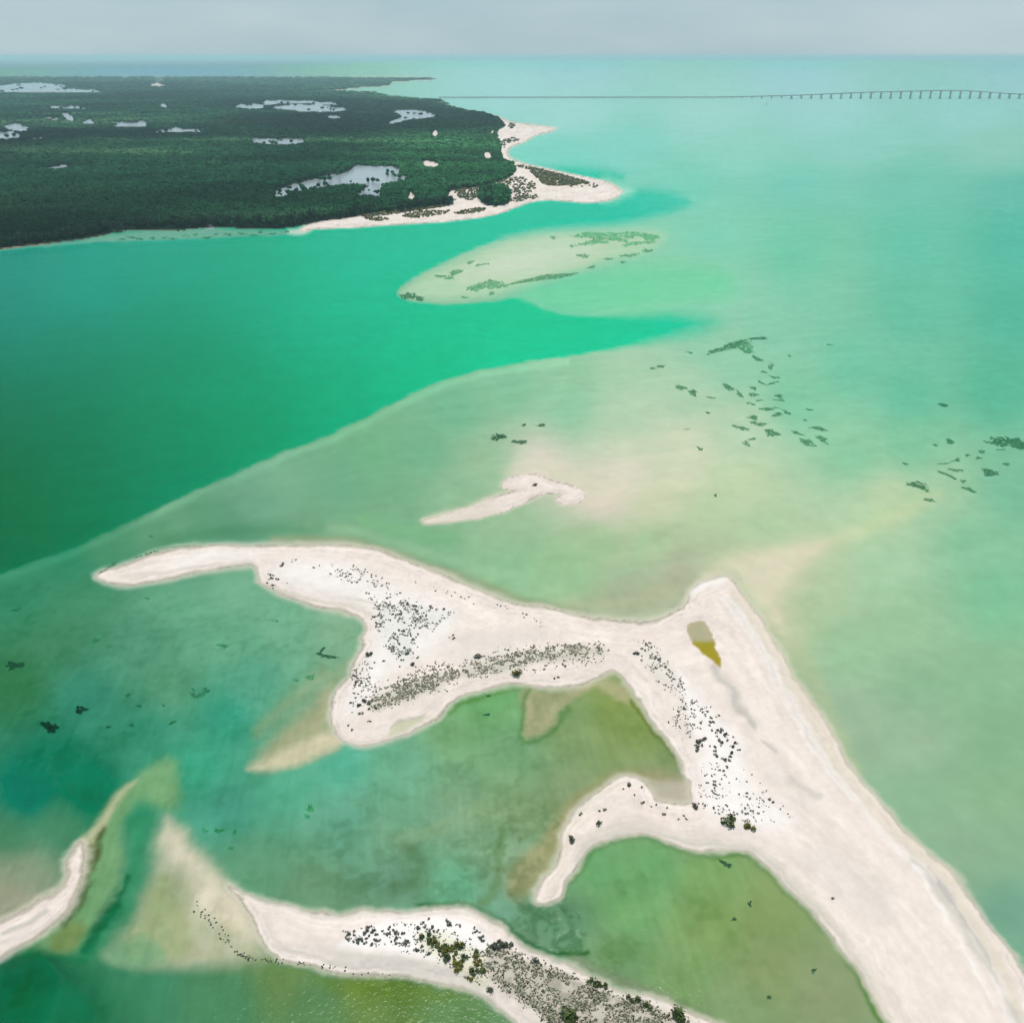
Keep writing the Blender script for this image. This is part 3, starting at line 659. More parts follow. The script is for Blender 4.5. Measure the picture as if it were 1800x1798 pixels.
for cls, name, mat, label in [(0, 'seabed', M_bed, 'pale sandy seabed of shoals and channels under the green water'),
        (1, 'sand_spit', M_sand, 'large branching white sand spit in the middle of the picture'),
        (2, 'sand_island', M_sand, 'long sandy island with scrub along the bottom edge'),
        (3, 'sand_tongue', M_sand, 'narrow sand tongue entering from the lower left edge'),
        (4, 'sandbar', M_sand, 'small hooked pink sandbar alone in the shallows'),
        (5, 'beach', M_sand, 'white pointed beach round the wooded headland'),
        (6, 'island_ground', M_soil, 'dark soil of the flat wooded island'),
        (7, 'far_shore', M_soil, 'faint low strip of land near the horizon')]:
    f = quads[qc == cls]
    if not len(f): continue
    u, inv = np.unique(f, return_inverse=True)
    link(name, mesh_np(name, V[u], inv.reshape(-1, 4), mat, True, VA[u]), kind='structure', label=label)
M_pond = bsdf_mat('brackish_shallows', attr='albedo', rough=0.22, var=0.05, scale=0.02, spec=0.5)
for i_p in range(len(PONDS)):
    f = quads[qc == 20 + i_p]
    if not len(f): continue
    u, inv = np.unique(f, return_inverse=True)
    link('lagoon', mesh_np('lagoon', V[u], inv.reshape(-1, 4), M_pond, True, VA[u]), kind='structure', label='pale still lagoon among the mangroves of the island')
# deep bottom that carries on outside the surveyed view
B = 120000.0
fl = mesh_np('deep_seabed', np.array([(-B, -B, -14), (B, -B, -14), (B, B, -14), (-B, B, -14)], float), np.array([[0, 1, 2, 3]]),
             bsdf_mat('deep_bottom', (0.3, 0.3, 0.2), 1.0, spec=0.0))
link('deep_seabed', fl, kind='structure', label='deep sea floor beyond the shoals')

# ------------------------------------------------------------------ water: one closed body, clear surface over an absorbing volume
def water_material():
    m, n = new_mat('sea_water')
    out = n.nodes.new('ShaderNodeOutputMaterial')
    tr = n.nodes.new('ShaderNodeBsdfTransparent'); gl = n.nodes.new('ShaderNodeBsdfGlossy')
    gl.inputs['Roughness'].default_value = 0.16
    fr = n.nodes.new('ShaderNodeFresnel'); fr.inputs['IOR'].default_value = 1.33
    mr = n.nodes.new('ShaderNodeMapRange'); mr.inputs[1].default_value = 0.0; mr.inputs[2].default_value = 1.0
    mr.inputs[3].default_value = 0.0; mr.inputs[4].default_value = 0.17
    n.links.new(fr.outputs[0], mr.inputs[0])
    mx = n.nodes.new('ShaderNodeMixShader')
    n.links.new(mr.outputs[0], mx.inputs[0]); n.links.new(tr.outputs[0], mx.inputs[1]); n.links.new(gl.outputs[0], mx.inputs[2])
    n.links.new(mx.outputs[0], out.inputs['Surface'])
    tc = n.nodes.new('ShaderNodeTexCoord')
    n1 = n.nodes.new('ShaderNodeTexNoise'); n1.inputs['Scale'].default_value = 1.3; n1.inputs['Detail'].default_value = 4
    n.links.new(tc.outputs['Object'], n1.inputs['Vector'])
    bu = n.nodes.new('ShaderNodeBump'); bu.inputs['Strength'].default_value = 0.5; bu.inputs['Distance'].default_value = 0.2
    n.links.new(n1.outputs[0], bu.inputs['Height']); n.links.new(bu.outputs[0], gl.inputs['Normal'])
    va = n.nodes.new('ShaderNodeVolumeAbsorption')
    # absorption = density * (1 - colour)
    dens = float(ABS.max())
    va.inputs['Density'].default_value = dens
    va.inputs['Color'].default_value = (*[float(1 - a / dens) for a in ABS], 1)
    n.links.new(va.outputs[0], out.inputs['Volume'])
    return m
wc = np.concatenate([np.arange(-420, 2241, 40.0)]); wr = np.concatenate([np.arange(2150, 300, -40.0), np.arange(300, 114, -8.0), np.arange(112, 103, -1.5)])
WX, WY = np.meshgrid(wc, wr)
wx, wy = ground(WX, WY)
nR, nK = WX.shape
top = np.stack([wx, wy, np.zeros_like(wx)], -1).reshape(-1, 3)
# outer ring so that the sheet reaches the horizon on every side
wi = np.arange(nR * nK).reshape(nR, nK)
faces = list(np.stack([wi[:-1, :-1], wi[:-1, 1:], wi[1:, 1:], wi[1:, :-1]], -1).reshape(-1, 4))
ring = list(wi[0, :]) + list(wi[1:, -1]) + list(wi[-1, -2::-1]) + list(wi[-2:0, 0])
verts = list(map(tuple, top))
N0 = len(verts)
for i in ring:
    x, y, _ = verts[i]
    c = np.array([x, y - 3000.0]); c = c / max(abs(c[0]), abs(c[1]))
    verts.append((c[0] * B * 0.9, 3000 + c[1] * B * 0.9, 0.0))
n = len(ring)
N1 = len(verts)
for k in range(n):
    x, y, _ = verts[N0 + k]; verts.append((x, y, -16.0))
bc = len(verts); verts.append((0, 3000, -16.0))
allf = [tuple(int(v) for v in f) for f in faces]
for k in range(n):
    k2 = (k + 1) % n
    allf.append((int(ring[k]), N0 + k, N0 + k2, int(ring[k2])))
    allf.append((N0 + k, N1 + k, N1 + k2, N0 + k2))
    allf.append((N1 + k, bc, N1 + k2))
wm = bpy.data.meshes.new('water'); wm.from_pydata(verts, [], allf); wm.update()
import bmesh
bm = bmesh.new(); bm.from_mesh(wm); bmesh.ops.recalc_face_normals(bm, faces=bm.faces); bm.to_mesh(wm); bm.free()
wm.materials.append(water_material())
water = link('water', wm, kind='structure', label='clear emerald and turquoise sea water over sandy shoals')

# ------------------------------------------------------------------ small mesh builders
ICO_V = None
def ico():
    global ICO_V, ICO_F
    if ICO_V is None:
        b = bmesh.new(); bmesh.ops.create_icosphere(b, subdivisions=1, radius=1.0)
        b.verts.ensure_lookup_table()
        ICO_V = np.array([v.co[:] for v in b.verts]); ICO_F = np.array([[v.index for v in f.verts] for f in b.faces]); b.free()
    return ICO_V, ICO_F
def clumps(centres, rx, rz, colors, jitter=0.28):
    """many small faceted leaf clumps in one mesh: vertices, triangles, vertex colours"""
    iv, jf = ico()
    n = len(centres)
    ang = rng.random(n) * 6.283
    base = iv[None] * (1 + jitter * (rng.random((n, len(iv), 1)) - 0.5) * 2)
    ca, sa = np.cos(ang)[:, None], np.sin(ang)[:, None]
    x = base[..., 0] * ca - base[..., 1] * sa; y = base[..., 0] * sa + base[..., 1] * ca
    v = np.stack([x * rx[:, None], y * rx[:, None], base[..., 2] * rz[:, None]], -1) + centres[:, None, :]
    f = jf[None] + (np.arange(n) * len(iv))[:, None, None]
    c = np.repeat(colors[:, None, :], len(iv), 1) * (0.85 + 0.3 * rng.random((n, len(iv), 1)))
    return v.reshape(-1, 3), f.reshape(-1, 3), c.reshape(-1, 3)
def leaf_ball(nl, seed, flat=0.6, leaf=0.2, lobes=5):
    """leaf-sized quads through a lobed dome of radius 1 standing on z=0"""
    r = np.random.default_rng(seed)
    lc = np.stack([r.normal(0, .38, lobes), r.normal(0, .38, lobes), r.random(lobes) * .45 + .3], -1); lr = r.random(lobes) * .25 + .38
    k = r.integers(0, lobes, nl)
    d = r.normal(size=(nl, 3)); d /= np.linalg.norm(d, axis=1)[:, None]
    p = lc[k] + d * (lr[k] * (0.55 + 0.45 * r.random(nl) ** .5))[:, None]
    p[:, 2] = np.abs(p[:, 2]); p[:, 2] *= flat / 0.9
    nrm = d + r.normal(0, .5, (nl, 3)); nrm[:, 2] = np.abs(nrm[:, 2]) + .2; nrm /= np.linalg.norm(nrm, axis=1)[:, None]
    t = np.cross(nrm, r.normal(size=(nl, 3))); t /= np.linalg.norm(t, axis=1)[:, None]; b = np.cross(nrm, t)
    s = (leaf * (0.6 + 0.8 * r.random(nl)))[:, None]
    v = np.stack([p - t * s, p - b * s * .6, p + t * s, p + b * s * .6], 1).reshape(-1, 3)
    f = np.arange(nl * 4).reshape(-1, 4)
    c = np.repeat((0.65 + 0.7 * r.random(nl))[:, None], 4, 0).reshape(-1, 1) * np.ones((1, 3))
    return v, f, c
def twig_mesh(name, mat, seed, h=0.5, n=5, r0=0.05):
    r = np.random.default_rng(seed); vs = []; fs = []
    for k in range(n):
        a = r.random() * 6.28; tip = np.array([math.cos(a) * .5 * r.random(), math.sin(a) * .5 * r.random(), h * (0.7 + .3 * r.random())])
        base = np.array([math.cos(a) * .04, math.sin(a) * .04, -0.05])
        i0 = len(vs)
        for q in range(4):
            b = q * math.pi / 2; vs.append(base + np.array([math.cos(b), math.sin(b), 0]) * r0)
        for q in range(4):
            b = q * math.pi / 2; vs.append(tip + np.array([math.cos(b), math.sin(b), 0]) * r0 * .3)
        for q in range(4): fs.append((i0 + q, i0 + (q + 1) % 4, i0 + 4 + (q + 1) % 4, i0 + 4 + q))
    return mesh_np(name, np.array(vs), np.array(fs), mat, False)

def leaf_material(name, col, var=0.25):
    m, n = new_mat(name)
    out = n.nodes.new('ShaderNodeOutputMaterial'); b = n.nodes.new('ShaderNodeBsdfPrincipled')
    b.inputs['Roughness'].default_value = 0.75; b.inputs['Specular IOR Level'].default_value = 0.15
    at = n.nodes.new('ShaderNodeAttribute'); at.attribute_name = 'albedo'
    info = n.nodes.new('ShaderNodeObjectInfo')
    mr = n.nodes.new('ShaderNodeMapRange'); mr.inputs[3].default_value = 1 - var; mr.inputs[4].default_value = 1 + var
    n.links.new(info.outputs['Random'], mr.inputs[0])
    v1 = n.nodes.new('ShaderNodeVectorMath'); v1.operation = 'MULTIPLY'; v1.inputs[1].default_value = col
    v2 = n.nodes.new('ShaderNodeVectorMath'); v2.operation = 'SCALE'
    n.links.new(at.outputs['Color'], v1.inputs[0]); n.links.new(v1.outputs[0], v2.inputs[0]); n.links.new(mr.outputs[0], v2.inputs['Scale'])
    n.links.new(v2.outputs[0], b.inputs['Base Color']); n.links.new(b.outputs[0], out.inputs[0])
    return m
M_leaf = {'dark': leaf_material('dark_shrub_leaves', (0.070, 0.080, 0.060)),
          'green': leaf_material('green_shrub_leaves', (0.065, 0.090, 0.028)),
          'olive': leaf_material('olive_shrub_leaves', (0.120, 0.115, 0.016)),
          'grey': leaf_material('grey_shrub_leaves', (0.085, 0.080, 0.060)),
          'tree': leaf_material('mangrove_leaves', (0.008, 0.030, 0.014))}
M_clump = bsdf_mat('scrub_clumps', attr='albedo', rough=1.0, var=0.2, scale=1.2, spec=0.0)
M_forest = bsdf_mat('forest_leaves', attr='albedo', rough=1.0, var=0.3, scale=0.08, spec=0.0)
M_bark = bsdf_mat('grey_bark', (0.10, 0.085, 0.07), 0.95, scale=4.0)
M_grass = bsdf_mat('seagrass', attr='albedo', rough=1.0, var=0.25, scale=0.6, spec=0.0)
M_conc = bsdf_mat('bridge_concrete', (0.38, 0.42, 0.42), 0.9, var=0.1, scale=0.05)
M_post = bsdf_mat('painted_post', (0.05, 0.08, 0.07), 0.7)

# ------------------------------------------------------------------ mangrove forest on the island
def in_any(px, py, polys):
    r = np.zeros(px.shape, bool)
    for P in polys:
        k = (px > P[:, 0].min()) & (px < P[:, 0].max()) & (py > P[:, 1].min()) & (py < P[:, 1].max())
        if k.any(): r[k] |= inside(px[k], py[k], P)
    return r
fx, fy = np.meshgrid(np.arange(-150, 912, 2.3), np.arange(136, 452, 2.3))
fx = (fx + rng.uniform(-1.3, 1.3, fx.shape)).ravel(); fy = (fy + rng.uniform(-1.3, 1.3, fy.shape)).ravel()
k = inside(fx, fy, FOREST) | inside(fx, fy, GROVE)
fx, fy = fx[k], fy[k]
x, y = ground(fx, fy)
dist = np.hypot(x, y)
canopy = 4.6 + 2.6 * (fbm(x / 40, y / 60, 3) - .5) * 2 + 1.2 * rng.random(len(x))
canopy *= 1 - 0.35 * smooth(330, 300, fy) * (fx > 620)
openings = PONDS + CLEAR
tx, ty = to_px(x, y, canopy); mx_, my_ = to_px(x, y, canopy * .5)
bad = in_any(fx, fy, openings) | in_any(tx, ty, openings) | in_any(mx_, my_, openings)
# a few islets of bush stand inside the largest pond
keep = ~bad | (bad & (rng.random(len(x)) < 0.10) & (fbm(x / 22, y / 60, 3) > .56))
# sandy trail and gaps near the headland
x, y, fx, fy, dist, canopy = [a[keep] for a in (x, y, fx, fy, dist, canopy)]
rx = np.clip(dist * 0.0021, 1.5, 11) * (0.55 + 0.6 * rng.random(len(x)) + 0.7 * (rng.random(len(x)) < .06))
rz = np.minimum(rx, canopy * .55) * (0.75 + 0.4 * rng.random(len(x)))
n1 = fbm(x / 160, y / 350, 4); n2 = fbm(x / 420 + 5, y / 700, 3)
cA = np.array([0.001, 0.020, 0.010]); cB = np.array([0.012, 0.044, 0.018]); cCg = np.array([0.026, 0.100, 0.032])
east = smooth(480, 800, fx)[:, None] * smooth(420, 250, fy)[:, None]
col = cA * (1 - n1[:, None]) + cB * n1[:, None]
col = col * (1 - 0.6 * east) + cCg * 0.6 * east
n3 = fbm(x / 260 + 30, y / 90, 4)
col = col * (1 - .5 * smooth(.5, .75, n3))[:, None] + np.array([.040, .055, .026]) * (.5 * smooth(.55, .75, 1 - n3))[:, None]
col *= (0.25 + 1.7 * smooth(.32, .68, n2))[:, None] * (0.5 + 1.0 * rng.random((len(x), 1)))
zc = np.maximum(canopy - rz, rz * .4) + 0.4
v, f, c = clumps(np.stack([x, y, zc], -1), rx, rz, col)
link('mangrove_forest', mesh_np('mangrove_forest', v, f, M_forest, False, c), kind='stuff', category='forest', label='dense dark green mangrove forest covering the flat island')

# trees that can be told apart along the island's near shore and in the headland grove
def leaf_mesh(name, mat, *a, **kw):
    v, f, c = leaf_ball(*a, **kw)
    return mesh_np(name, v, f, mat, False, c)
crown_me = [leaf_mesh('crown', M_leaf['tree'], 230, 100 + i, flat=0.95, leaf=0.17, lobes=7) for i in range(3)]
trunk_me = [twig_mesh('trunk', M_bark, 120 + i, h=0.9, n=5, r0=0.05) for i in range(3)]
def tree(px, py, h, label, group, i):
    gx, gy = ground(px, py)
    o = link('mangrove_tree', None, label=label, category='tree', group=group)
    o.location = (gx, gy, max(float(height_at(gx, gy)), 0.0)); o.rotation_euler = (0, 0, random.random() * 6.28)
    cr = link('crown', crown_me[i % 3], o); cr.location = (0, 0, h * .22); cr.scale = (h * .62, h * .62, h * .8)
    tk = link('trunk', trunk_me[i % 3], o); tk.scale = (h * .6, h * .6, h * .75)
SHORE_TREES = spline([(20,434),(70,428),(130,421),(192,410),(265,403),(330,402),(360,399),(380,399),(440,401),(500,400),(548,391),(600,386),(640,379),(703,374),(760,367),(795,361)], closed=False, n=5)
def SHORE_LABEL(px):
    if px < 190: return "dark mangrove tree at the water's edge near the left side of the picture", 'left shore mangroves'
    if px < 362: return 'dark mangrove tree behind the weedy shallows left of the creek mouth', 'mangroves left of the creek'
    if px < 530: return 'dark mangrove tree behind the weedy shallows right of the creek mouth', 'mangroves right of the creek'
    return 'dark mangrove tree on the landward edge of the narrow white beach', 'mangroves behind the beach'
for i in range(72):
    p = SHORE_TREES[int(i / 72 * (len(SHORE_TREES) - 1))]
    q = SHORE_TREES[min(int(i / 72 * (len(SHORE_TREES) - 1)) + 1, len(SHORE_TREES) - 1)]
    p = p + (q - p) * random.random()
    tree(p[0] + random.uniform(-3, 3), p[1] - random.uniform(0, 3), random.uniform(4.5, 7.5), *SHORE_LABEL(p[0]), i)
cnt = 0
while cnt < 16:
    a, b = random.uniform(842, 897), random.uniform(334, 363)
    if inside(np.array([a]), np.array([b]), GROVE)[0]:
        tree(a, b, random.uniform(4, 6.5), 'bushy green tree in the dense clump behind the headland beach', 'headland grove', cnt); cnt += 1

# ------------------------------------------------------------------ scrub too small to count
def scatter(poly, n, edge=None):
    P = spline(poly, n=3) if len(poly) > 2 else np.array(poly)
    out = []
    lo, hi = P.min(0), P.max(0)
    while len(out) < n:
        a = rng.uniform(lo[0], hi[0], n * 2); b = rng.uniform(lo[1], hi[1], n * 2)
        k = inside(a, b, P)
        out += list(zip(a[k], b[k]))
    return np.array(out[:n])
def scrub(name, label, spots, size_px, colors, flat=0.7):
    px, py = spots[:, 0], spots[:, 1]
    x, y = ground(px, py)
    z = height_at(x, y)
    k = z > 0.02
    x, y, z, px, py = x[k], y[k], z[k], px[k], py[k]
    m = np.array([mpp(q) for q in py])
    r = m * rng.uniform(size_px[0], size_px[1], len(x)) / 2
    ci = rng.integers(0, len(colors), len(x))
    c = np.array(colors)[ci] * (0.7 + 0.6 * rng.random((len(x), 1)))
    v, f, cc = clumps(np.stack([x, y, z + r * flat * .6], -1), r, r * flat, c, 0.45)
    link(name, mesh_np(name, v, f, M_clump, False, cc), kind='stuff', category='scrub', label=label)
GREYC = [(0.17, 0.165, 0.115), (0.23, 0.21, 0.16), (0.12, 0.13, 0.085), (0.29, 0.26, 0.21), (0.14, 0.155, 0.10)]
DARKC = [(0.07, 0.075, 0.065), (0.12, 0.12, 0.105), (0.19, 0.18, 0.165), (0.26, 0.24, 0.225)]
band = scatter(SCRUB_BAND, 3400)
band = band + rng.normal(0, 1, band.shape) * [6, 3]
band = band[fbm(band[:, 0] / 9, band[:, 1] / 7, 3) > 0.42]
scrub('scrub_band', 'long grey-green band of low scrub across the middle of the sand spit', band, (0.9, 3.6), GREYC)
isl = scatter(SCRUB_ISLE, 9500)
isl = isl + rng.normal(0, 1, isl.shape) * [7, 4]
nz = fbm(isl[:, 0] / 16, isl[:, 1] / 12, 4)
isl = isl[nz > 0.40]
scrub('island_scrub', 'patchy grey-brown scrub covering the lower sand island', isl, (1.0, 4.0), GREYC + [(0.05, 0.06, 0.03), (0.08, 0.085, 0.045)])
tiny = []
for poly, n in [([(655,1072),(700,1062),(795,1078),(770,1105),(735,1120),(725,1160),(690,1155),(668,1120)], 420), ([(590,1000),(640,1005),(690,1030),(720,1060),(670,1060),(630,1040)], 130), ([(510,985),(590,1000),(640,1020),(560,1008)], 40),
                ([(625,1170),(655,1165),(650,1200),(640,1230),(615,1255),(610,1240)], 80), ([(640,1215),(700,1195),(760,1170),(840,1160),(800,1180),(720,1205),(660,1240)], 130), ([(850,1165),(940,1140),(900,1140),(860,1150)], 30), ([(900,1185),(1000,1165),(1060,1155),(1040,1165),(960,1178)], 50),
                ([(1118,1135),(1165,1150),(1205,1215),(1195,1230),(1150,1195)], 170), ([(1195,1230),(1240,1250),(1230,1290),(1190,1300),(1180,1280)], 110), ([(1235,1350),(1330,1370),(1390,1440),(1330,1450),(1240,1430)], 150), ([(690,1010),(860,1060),(990,1110),(1060,1125),(980,1112),(850,1070)], 40),
                ([(600,1640),(680,1625),(800,1640),(860,1690),(840,1730),(760,1690),(660,1665)], 320)]:
    tiny.append(scatter(poly, n))
tiny = np.concatenate(tiny + tiny) + rng.normal(0, 3.0, (2 * sum(len(t_) for t_ in tiny), 2))
tiny = tiny[fbm(tiny[:, 0] / 11 + 3, tiny[:, 1] / 8, 4) > 0.47]
scrub('tiny_scrub', 'sprinkling of tiny dark tufts over the white sand', tiny, (1.2, 3.8), DARKC)
hd = []
for poly, n in [([(930,297),(975,305),(1010,315),(1037,325),(1000,328),(962,328),(945,316)], 420), ([(640,386),(660,384),(684,388),(660,391)], 40), ([(709,381),(740,374),(790,373),(770,381),(720,386)], 110), ([(798,376),(830,370),(853,368),(845,375),(810,379)], 70), ([(896,352),(935,345),(945,349),(905,357)], 50), ([(870,322),(905,314),(930,318),(915,330),(900,345),(895,335)], 60), ([(905,335),(935,322),(940,340),(910,350)], 45),
                ([(640,378),(700,372),(795,362),(780,366),(700,378),(645,384)], 140), ([(893,222),(900,218),(905,222),(898,228)], 12), ([(884,246),(895,243),(915,248),(895,253),(885,262)], 24), ([(905,292),(930,294),(960,301),(925,299)], 40), ([(800,337),(840,334),(835,352),(812,352)], 90), ([(1010,318),(1060,330),(1000,332)], 14), ([(195,412),(360,404),(430,407),(300,416)], 90)]:
    hd.append(scatter(poly, n * 2))
hd = np.concatenate(hd)
scrub('coastal_scrub', 'olive-brown scrub dotting the sand of the far headland', hd, (2.0, 5.0), [(0.085, 0.095, 0.042), (0.13, 0.12, 0.065), (0.05, 0.075, 0.03), (0.16, 0.14, 0.09)], 0.8)
wr_pts = spline([(345,1590),(365,1612),(395,1640),(402,1660),(420,1675),(440,1684),(480,1689),(540,1695),(600,1703),(690,1716)], closed=False, n=12)
wr = np.array([wr_pts[i] + rng.normal(0, 2.2 if i > 30 else 5, 2) for i in rng.integers(0, len(wr_pts), 110)])
x, y = ground(wr[:, 0], wr[:, 1]); r = np.array([mpp(q) for q in wr[:, 1]]) * rng.uniform(0.8, 2.0, len(wr))
v, f, c = clumps(np.stack([x, y, np.maximum(height_at(x, y), -0.03) + r * .15], -1), r, r * .35, np.tile([[0.05, 0.05, 0.035]], (len(r), 1)), .5)
link('wrack_line', mesh_np('wrack_line', v, f, M_clump, False, c), kind='stuff', category='seaweed', label='dotted line of dark seaweed wrack along the lower island beach')

# ------------------------------------------------------------------ shrubs one can pick out
fol = {kd: [leaf_mesh('foliage', M_leaf[kd], 150, 40 + 7 * i + len(kd), flat=0.75, leaf=0.2, lobes=5) for i in range(4)] for kd in ('dark', 'green', 'olive', 'grey')}
small = {kd: [leaf_mesh('shrub', M_leaf[kd], 46, 80 + 5 * i + len(kd), flat=0.7, leaf=0.3, lobes=3) for i in range(4)] for kd in ('dark', 'green', 'olive', 'grey')}
stem_me = [twig_mesh('stem', M_bark, 60 + i, h=0.55, n=6, r0=0.035) for i in range(3)]
def shrub(px, py, d, kind, label, group=None, ratio=1.0):
    gx, gy = ground(px, py)
    r = mpp(py) * d / 2
    props = dict(label=label, category='shrub')
    if group: props['group'] = group
    if d >= 9:
        o = link('shrub', None, **props)
        a = link('foliage', random.choice(fol[kind]), o); b = link('stem', random.choice(stem_me), o)
    else:
        o = link('shrub', random.choice(small[kind]), **props)
    z = float(height_at(gx, gy))
    o.location = (gx, gy, z - 0.02); o.rotation_euler = (0, 0, random.random() * 6.28 if ratio == 1 else random.uniform(-.2, .2))
    r *= random.choice((.75, .85, 1.0, 1.0, 1.15)) if group else 1.0
    o.scale = (r * ratio * 1.25, r * 1.15, r * 1.15 * random.uniform(.8, 1.1))
for a in [(909,1187,19,'olive','round olive bush on the strip of sand just above the middle lagoon'),
          (1318,1458,20,'olive','round olive bush beside a dark green shrub above the round lagoon'),
          (1282,1451,24,'green','wide dark green shrub next to an olive bush above the round lagoon'),
          (649,1153,11,'dark','solitary dark shrub on the western beach edge of the spit'),
          (1222,1420,12,'grey','grey-brown bush where the hooked arm joins the spit'),
          (1050,1453,12,'dark','dark bush halfway along the inner beach of the hooked arm'),
          (1005,1480,13,'dark','dark ragged bush nearest the thin end of the hooked arm'),
          (1107,1382,9,'dark','dark shrub on the rounded top of the hooked arm'),
          (1463,1584,7,'dark','lone dark shrub out on the wide bare sand at lower right'),
          (860,1740,12,'dark','lone dark round bush on the south beach of the lower island'),
          (724,1172,9,'dark','black round shrub between the shrub field and the grey scrub band'),
          (1118,1153,9,'dark','dark shrub at the upper end of the eastern shrub ridge'),
          (1192,1791,32,'green','big green bush on the north beach, nearest the bottom edge'),
          (1000,1793,34,'green','broad dark green thicket at the bottom edge inside the island scrub'),
          (943,1692,12,'dark','dark round bush at the start of the fence-like line on the island beach')]:
    shrub(*a)
shrub(840, 1158, 10, 'dark', 'flat wide dark shrub lying above the grey scrub band', None, 1.7)
shrub(941, 855, 7, 'dark', 'dark clump on the small hooked sandbar', None, 1.6)
for p in [(1036,1725,19),(1048,1731,20),(1062,1733,17)]:
    shrub(*p, 'green', 'green bush in the trio on the north beach of the lower island', 'trio of beach bushes')
for p in [(1107,1755,16),(1118,1762,18),(1139,1772,15)]:
    shrub(*p, 'green', 'green bush in the short row between the trio and the bottom edge', 'short row of beach bushes')
for p in [(866,1668,15),(873,1671,14),(884,1664,14),(893,1664,13),(878,1660,9)]:
    shrub(*p, 'dark', 'dark bush in the cluster at the head of the island scrub', 'bushes at the scrub head')
for p in [(632,1244,10),(640,1236,11),(634,1258,8),(661,1249,8),(649,1250,6),(646,1240,7),(650,1272,8),(620,1286,5),(613,1278,5)]:
    shrub(*p, 'dark', "small dark shrub on the rounded western foot of the spit", "shrubs on the spit's foot")
for p in [(1128,1385,5),(1130,1413,7),(1153,1415,6),(1172,1421,5),(1167,1434,6),(1192,1443,4),(1202,1436,5),(1206,1442,6),(1115,1401,4),(1020,1432,6),(1063,1425,6),(1054,1428,5),(1096,1390,4),(1145,1419,4)]:
    shrub(*p, 'dark', 'small dark shrub dotted along the sand of the hooked arm', 'shrubs on the hooked arm')
for p in [(707,1164,6),(703,1176,5),(734,1160,5),(676,1165,5),(797,1120,5),(798,1126,5),(790,1124,4),(786,1217,5),(993,1175,6),(975,1194,7),(981,1192,5),(1055,1153,6)]:
    shrub(*p, 'dark', 'small dark shrub standing apart on bare sand in the middle of the spit', 'scattered shrubs on the spit')
CLUSTERS = [([(470,1028),(472,1010),(488,997),(510,987),(545,982),(515,991),(495,1002),(480,1014)], 12, (3, 5), ('dark',), 'tiny dark shrub in the curved row on the western arm', 'curved shrub row'),
 ([(472,1012),(500,1018),(505,1032),(485,1036),(470,1030)], 9, (3, 5.5), ('dark',), 'tiny dark shrub inside the end of the curved row', 'shrubs inside the curved row'),
 ([(655,1075),(700,1062),(795,1075),(775,1100),(735,1120),(722,1158),(690,1152),(668,1115)], 34, (4.5, 7.5), ('dark', 'grey'), 'small dark shrub in the dense field on the western half of the spit', 'western shrub field'),
 ([(622,1175),(655,1168),(650,1200),(636,1232),(615,1248)], 10, (4, 6), ('dark', 'grey'), "small grey shrub on the slope above the spit's western foot", 'shrubs above the foot'),
 ([(1118,1148),(1160,1155),(1200,1205),(1195,1225),(1160,1195)], 14, (3.5, 7), ('dark',), 'small dark shrub on the ridge beside the pond', 'shrub ridge by the pond'),
 ([(1200,1235),(1255,1245),(1265,1270),(1230,1285),(1205,1262)], 14, (3.5, 7), ('dark',), 'small dark shrub in the loose group just above the black thicket', 'shrubs above the thicket'),
 ([(1215,1318),(1235,1295),(1262,1284),(1295,1298),(1302,1330),(1275,1345),(1235,1332)], 42, (4.5, 8.5), ('dark',), 'black shrub in the dense thicket on the white eastern ridge', 'black thicket'),
 ([(1255,1345),(1280,1340),(1270,1375),(1240,1400),(1250,1370)], 10, (4, 6), ('dark',), 'small dark shrub in the thin trail below the black thicket', 'shrub trail'),
 ([(1230,1395),(1330,1400),(1370,1430),(1300,1440),(1240,1438)], 20, (3.5, 6), ('dark', 'grey'), 'small grey shrub in the sparse field beyond the round lagoon', 'sparse eastern shrubs'),
 ([(600,1648),(640,1632),(666,1640),(666,1664),(625,1662)], 30, (4.5, 7.5), ('dark',), 'small dark shrub in the tight group at the island scrub tip', 'shrubs at the island tip'),
 ([(668,1640),(740,1617),(795,1622),(812,1636),(780,1648),(735,1640),(700,1658)], 26, (5, 9), ('dark', 'grey'), 'dark shrub on the north side of the island shrub belt', 'northern island shrubs'),
 ([(690,1660),(740,1662),(795,1690),(792,1700),(740,1682)], 15, (5, 8.5), ('dark',), 'dark shrub on the south side of the island shrub belt', 'southern island shrubs'),
 ([(818,1626),(838,1634),(852,1652),(848,1662),(826,1646)], 9, (5, 7), ('dark',), 'dark shrub in the small group near the scour channel', 'shrubs near the scour channel'),
 ([(745,1640),(775,1652),(812,1664),(850,1685),(856,1722),(846,1734),(812,1715),(790,1692),(745,1660)], 30, (10, 17), ('olive', 'green', 'green'), 'large olive-green bush in the belt across the lower island', 'olive bush belt')]
for poly, n_c, sz, kinds, label, group in CLUSTERS:
    for px, py in scatter(poly, n_c):
        shrub(px, py, random.uniform(*sz), random.choice(kinds), label, group)

